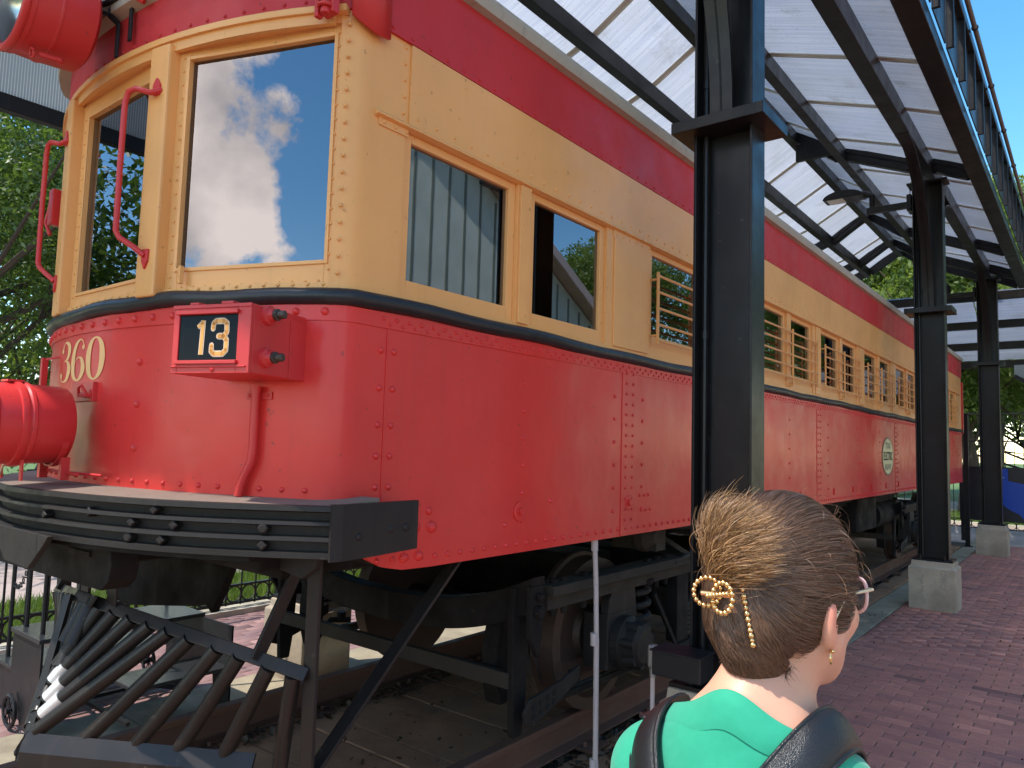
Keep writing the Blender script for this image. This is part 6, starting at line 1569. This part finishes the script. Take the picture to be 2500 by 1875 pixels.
# strands winding up the twist roll and up the nape
r = np.random.default_rng(9); n = 6500; K = 11
t0 = r.random(n); a0 = r.uniform(-2.6,.9,n); P0_ = np.stack([-.000+r.uniform(-.045,.05,n)*1.0, np.full(n,-.07), -.098+r.random(n)*.02],1)
top = np.stack([-.018+r.uniform(-.032,.022,n), np.full(n,-.125), .03+r.uniform(-.03,.07,n)],1)
t = np.linspace(0,1,K)[None,:,None]; mid = (P0_+top)/2+np.stack([r.uniform(-.02,.012,n), np.full(n,-.03), np.zeros(n)],1)
Q = (1-t)**2*P0_[:,None]+2*t*(1-t)*mid[:,None]+t**2*top[:,None]; Q = snap(hair_shell, Q.reshape(-1,3), 0); Q = Q+grad(hair_shell,Q)*(r.uniform(0,.004,n)[:,None]*np.ones((1,K))).reshape(-1)[:,None]
ribbons(Q.reshape(n,K,3), r.uniform(.00018,.00042,n), np.clip(.45+r.normal(0,.13,n),0,1), 'twist_strands', 'hair_brown')
# light tips fanning out over the clip
n = 7500; K = 11; fan = r.uniform(-.42,1.5,n); b0 = np.stack([-.012+r.normal(0,.010,n)+.010*fan, -.122+r.normal(0,.006,n), .029+r.normal(0,.013,n)],1)
L_ = r.uniform(.022,.056,n)*(1-.10*np.abs(fan)); dirv = np.stack([np.sin(fan)*.85, .10+.25*np.cos(fan), np.cos(fan)*1.0],1)
t = np.linspace(0,1,K)[None]; Q = b0[:,None]+dirv[:,None]*(L_[:,None]*t)[...,None]; curl = (t**2)*r.normal(.024,.010,n)[:,None]
Q[...,0] += curl*np.cos(fan)[:,None]*.7; Q[...,1] -= .022*np.sin(PI*t*.7)*r.uniform(.2,1.1,n)[:,None]
d = hair_shell(Q[...,0],Q[...,1],Q[...,2]); lift = r.uniform(.001,.013,n)[:,None]*(.25+t); push = np.clip(lift-d,0,None)
G = grad(hair_shell, Q.reshape(-1,3)).reshape(n,K,3); Q = Q+G*push[...,None]
ribbons(Q, r.uniform(.00018,.00042,n), np.clip(.40+.20*np.sin(fan*11)+r.normal(0,.20,n),0,1), 'hair_tips', 'hair_tips')
# flyaways
n = 170; K = 9; th = r.uniform(0,2*PI,n); ph = np.arccos(r.uniform(-.3,1,n)); root = np.stack([.086*np.sin(ph)*np.cos(th), -.012+.106*np.sin(ph)*np.sin(th), .012+.106*np.cos(ph)],1)
root = root[(root[:,1] < .07)]; n = len(root); nrm = grad(hair_shell, root); tan = np.cross(nrm, r.normal(size=(n,3))); L_ = r.uniform(.010,.034,n)
t = np.linspace(0,1,K)[None,:,None]; Q = root[:,None]+nrm[:,None]*(L_[:,None,None]*.55*np.sin(t*1.6))+tan[:,None]*(L_[:,None,None]*t*.7)+np.array([.0,.0,-.012])*t**2
ribbons(Q, np.full(n,.00016), r.uniform(.5,1,n), 'flyaways', 'hair_brown')
n = 420; K = 9; root = np.stack([r.uniform(-.05,.055,n), np.full(n,-.06), r.uniform(-.10,-.085,n)],1); root = snap(hair_shell, root, .001)
t = np.linspace(0,1,K)[None,:,None]; dn = np.stack([r.normal(0,.4,n)+root[:,0]*6, r.normal(-.1,.3,n), -np.abs(r.normal(.6,.4,n))],1); L_ = r.uniform(.005,.016,n)
Q = root[:,None]+dn[:,None]*(L_[:,None,None]*t)+np.array([0,-.004,0])*np.sin(3*t); ribbons(Q, np.full(n,.00022), r.uniform(.2,.8,n), 'nape_wisps', 'hair_brown')
# gold beaded claw clip
clip = bpy.data.objects.new('hair_clip', None); COL.objects.link(clip); clip.parent = woman
hp = lambda x,y,z: tuple(from_head((x,y,z))[0])
bead_m = None
def bead(x,y,z,rr):
    global bead_m
    if bead_m is None:
        b = MB(); b.sphere((0,0,0), 1.0, 10, 7); o = b.build('bead', 'gold', clip, smooth=True); bead_m = o
    else: o = bead_m.copy(); COL.objects.link(o); o.parent = clip
    o.location = hp(x,y,z); o.scale = (rr, rr, rr)
up = snap(hair_shell, np.array([[.000+.0019*k, -.135, .056-.0064*k] for k in range(20)]), .004)
for k, q in enumerate(up): bead(q[0], q[1], q[2], .0036 if k % 3 else .0029)
for k in range(16):                                        # near ring
    a = 2*PI*k/16; bead(.000+.0165*math.cos(a)*.9, -.142-.004*math.cos(a), -.014+.0165*math.sin(a), .0034)
for k in range(18):                                        # outer ring standing off the hair
    a = 2*PI*k/18; bead(-.019+.010*math.cos(a), -.143+.012*math.cos(a), -.010+.0155*math.sin(a), .0030)
for k in range(7): bead(-.014+.004*k, -.150, -.014+.001*k, .0028)
b = MB(); b.tube([hp(-.022,-.150,-.012), hp(.010,-.142,-.010)], .003, 8); b.build('spring', 'gold', clip, smooth=True)
# glasses and earring
gl = bpy.data.objects.new('glasses', None); COL.objects.link(gl); gl.parent = woman
for s in (-1,1):
    n = 28; pts = []
    for k in range(n+1):
        a = 2*PI*k/n; ca, sa = math.cos(a), math.sin(a); rx = .028*abs(ca)**.8*(1 if ca > 0 else -1); rz = .021*abs(sa)**.75*(1 if sa > 0 else -1)
        up_ = .004*max(0, ca)*max(0, sa)*3; pts.append(hp(s*(.034+rx), .106-.28*abs(.034+rx)**1.6*3.2, -.004+rz+up_))
    b = MB(); b.tube(pts, .0022, 8, False); b.build('rim', 'glasses_pink', gl, smooth=True)
    b = MB(); b.add(pts[:-1], [tuple(range(n))]); b.build('lens', 'lens_clear', gl)
    e = hp(s*.064, .090, .008); b = MB(); b.tube([e, hp(s*.072,.085,.009), hp(s*.080,.02,.006), hp(s*.082,-.022,-.004), hp(s*.079,-.038,-.026)], [.0022,.0020,.0018,.0018,.0018], 8); b.build('temple', 'temple_cream', gl, smooth=True)
b = MB(); b.tube([hp(-.007,.118,.002), hp(0,.121,.006), hp(.007,.118,.002)], .0018, 8); b.build('bridge', 'glasses_pink', gl, smooth=True)
for s in (-1,1):
    b = MB(); c = hp(s*.075,-.032,-.066); b.torus(c, (1,.3,0), .0072, .0011, 20, 6); b.sphere(hp(s*.078,-.034,-.059), .0022); b.build('earring', 'gold', woman, smooth=True)
# backpack with padded straps
pack = thing('backpack', 'black leather backpack with padded straps worn over the green shirt', 'backpack'); pack.location = BO; pack.rotation_euler = (0,0,-BY)
def f_pack(X,Y,Z):
    q = np.sqrt(np.maximum(np.abs(X)-.115,0)**2+np.maximum(np.abs(Y+.185)-.045,0)**2+np.maximum(np.abs(Z-1.07)-.13,0)**2)-.035
    return np.minimum(q, np.sqrt(np.maximum(np.abs(X)-.085,0)**2+np.maximum(np.abs(Y+.26)-.01,0)**2+np.maximum(np.abs(Z-1.0)-.06,0)**2)-.02)
V, F = surface_nets(f_pack, (-.17,-.31,.88), (.17,-.09,1.26), .007); raw_mesh('bag', V, F, 'black_leather', None, pack, None, True)
fs = lambda x,y,z: f_shirt(x,y,z)
def shell_(x,y,z): return np.minimum(f_body(x,y,z,False), np.minimum(ell(x/.8,y,z,(.165,-.004,1.295),(.048,.050,.050)), ell(x/.8,y,z,(-.165,-.004,1.295),(.048,.050,.050))))-.0075
for s in (-1,1):
    ox = -.020 if s < 0 else -.046; ctrl = [(s*.042+ox*.6,-.150,1.225,0),(s*.058+ox,-.125,1.280,0),(s*.092+ox,-.085,1.338,0),(s*.118+ox,-.035,1.385,0),(s*.126+ox,.015,1.39,0),(s*.124+ox,.065,1.345,0),(s*.120,.10,1.26,0),(s*.130,.10,1.14,0),(s*.150,.04,1.05,0),(s*.135,-.06,.99,0),(s*.11,-.14,.97,0)]
    pts = []
    m_ = 9
    for i in range(len(ctrl)-1):
        p = [ctrl[min(max(i+k-1,0),len(ctrl)-1)] for k in range(4)]
        for j in range(m_):
            t_ = j/m_; pts.append([.5*((2*p[1][q])+(-p[0][q]+p[2][q])*t_+(2*p[0][q]-5*p[1][q]+4*p[2][q]-p[3][q])*t_*t_+(-p[0][q]+3*p[1][q]-3*p[2][q]+p[3][q])*t_**3) for q in range(3)])
    P = np.array(pts); keep = P.copy(); sn = snap(shell_, P.copy(), .0055, 6); w = np.clip((np.arange(len(P))-6)/10,0,1)[:,None]*np.clip((len(P)-6-np.arange(len(P)))/8,0,1)[:,None]; P = keep*(1-w)+sn*w
    for _ in range(4): P[1:-1] = (P[:-2]+2*P[1:-1]+P[2:])/4
    N = grad(shell_, P); 
    for _ in range(3): N[1:-1] = (N[:-2]+2*N[1:-1]+N[2:])/4
    T = np.gradient(P,axis=0); T /= np.linalg.norm(T,axis=1)[:,None]; S = np.cross(T,N); S /= np.linalg.norm(S,axis=1)[:,None]; N = np.cross(S,T); N *= np.sign((N*grad(shell_,P)).sum(1))[:,None]
    hw = (.029 if s < 0 else .023)+.004*np.sin(np.clip(np.arange(len(P))/len(P),0,1)*PI)
    sec = [(-1,0),(-1,.30),(-.97,.55),(-.90,.60),(-.86,.42),(-.80,.55),(-.6,.85),(-.3,1),(0,1.05),(.3,1),(.6,.85),(.80,.55),(.86,.42),(.90,.60),(.97,.55),(1,.30),(1,0)]
    V = []; ns = len(sec)
    for i in range(len(P)):
        for (u, v) in sec: V.append(P[i]+S[i]*u*hw[i]+N[i]*(v*.0095))
    V = np.array(V); Fq = [(i*ns+k, (i+1)*ns+k, (i+1)*ns+(k+1)%ns, i*ns+(k+1)%ns) for i in range(len(P)-1) for k in range(ns)]
    raw_mesh('strap', V, np.array(Fq), 'black_leather', None, pack, None, True)
b = MB(); b.tube([(-.05,-.16,1.235),(-.04,-.17,1.275),(0,-.175,1.29),(.04,-.17,1.275),(.05,-.16,1.235)], .009, 8); b.build('handle', 'black_leather', pack, smooth=True)
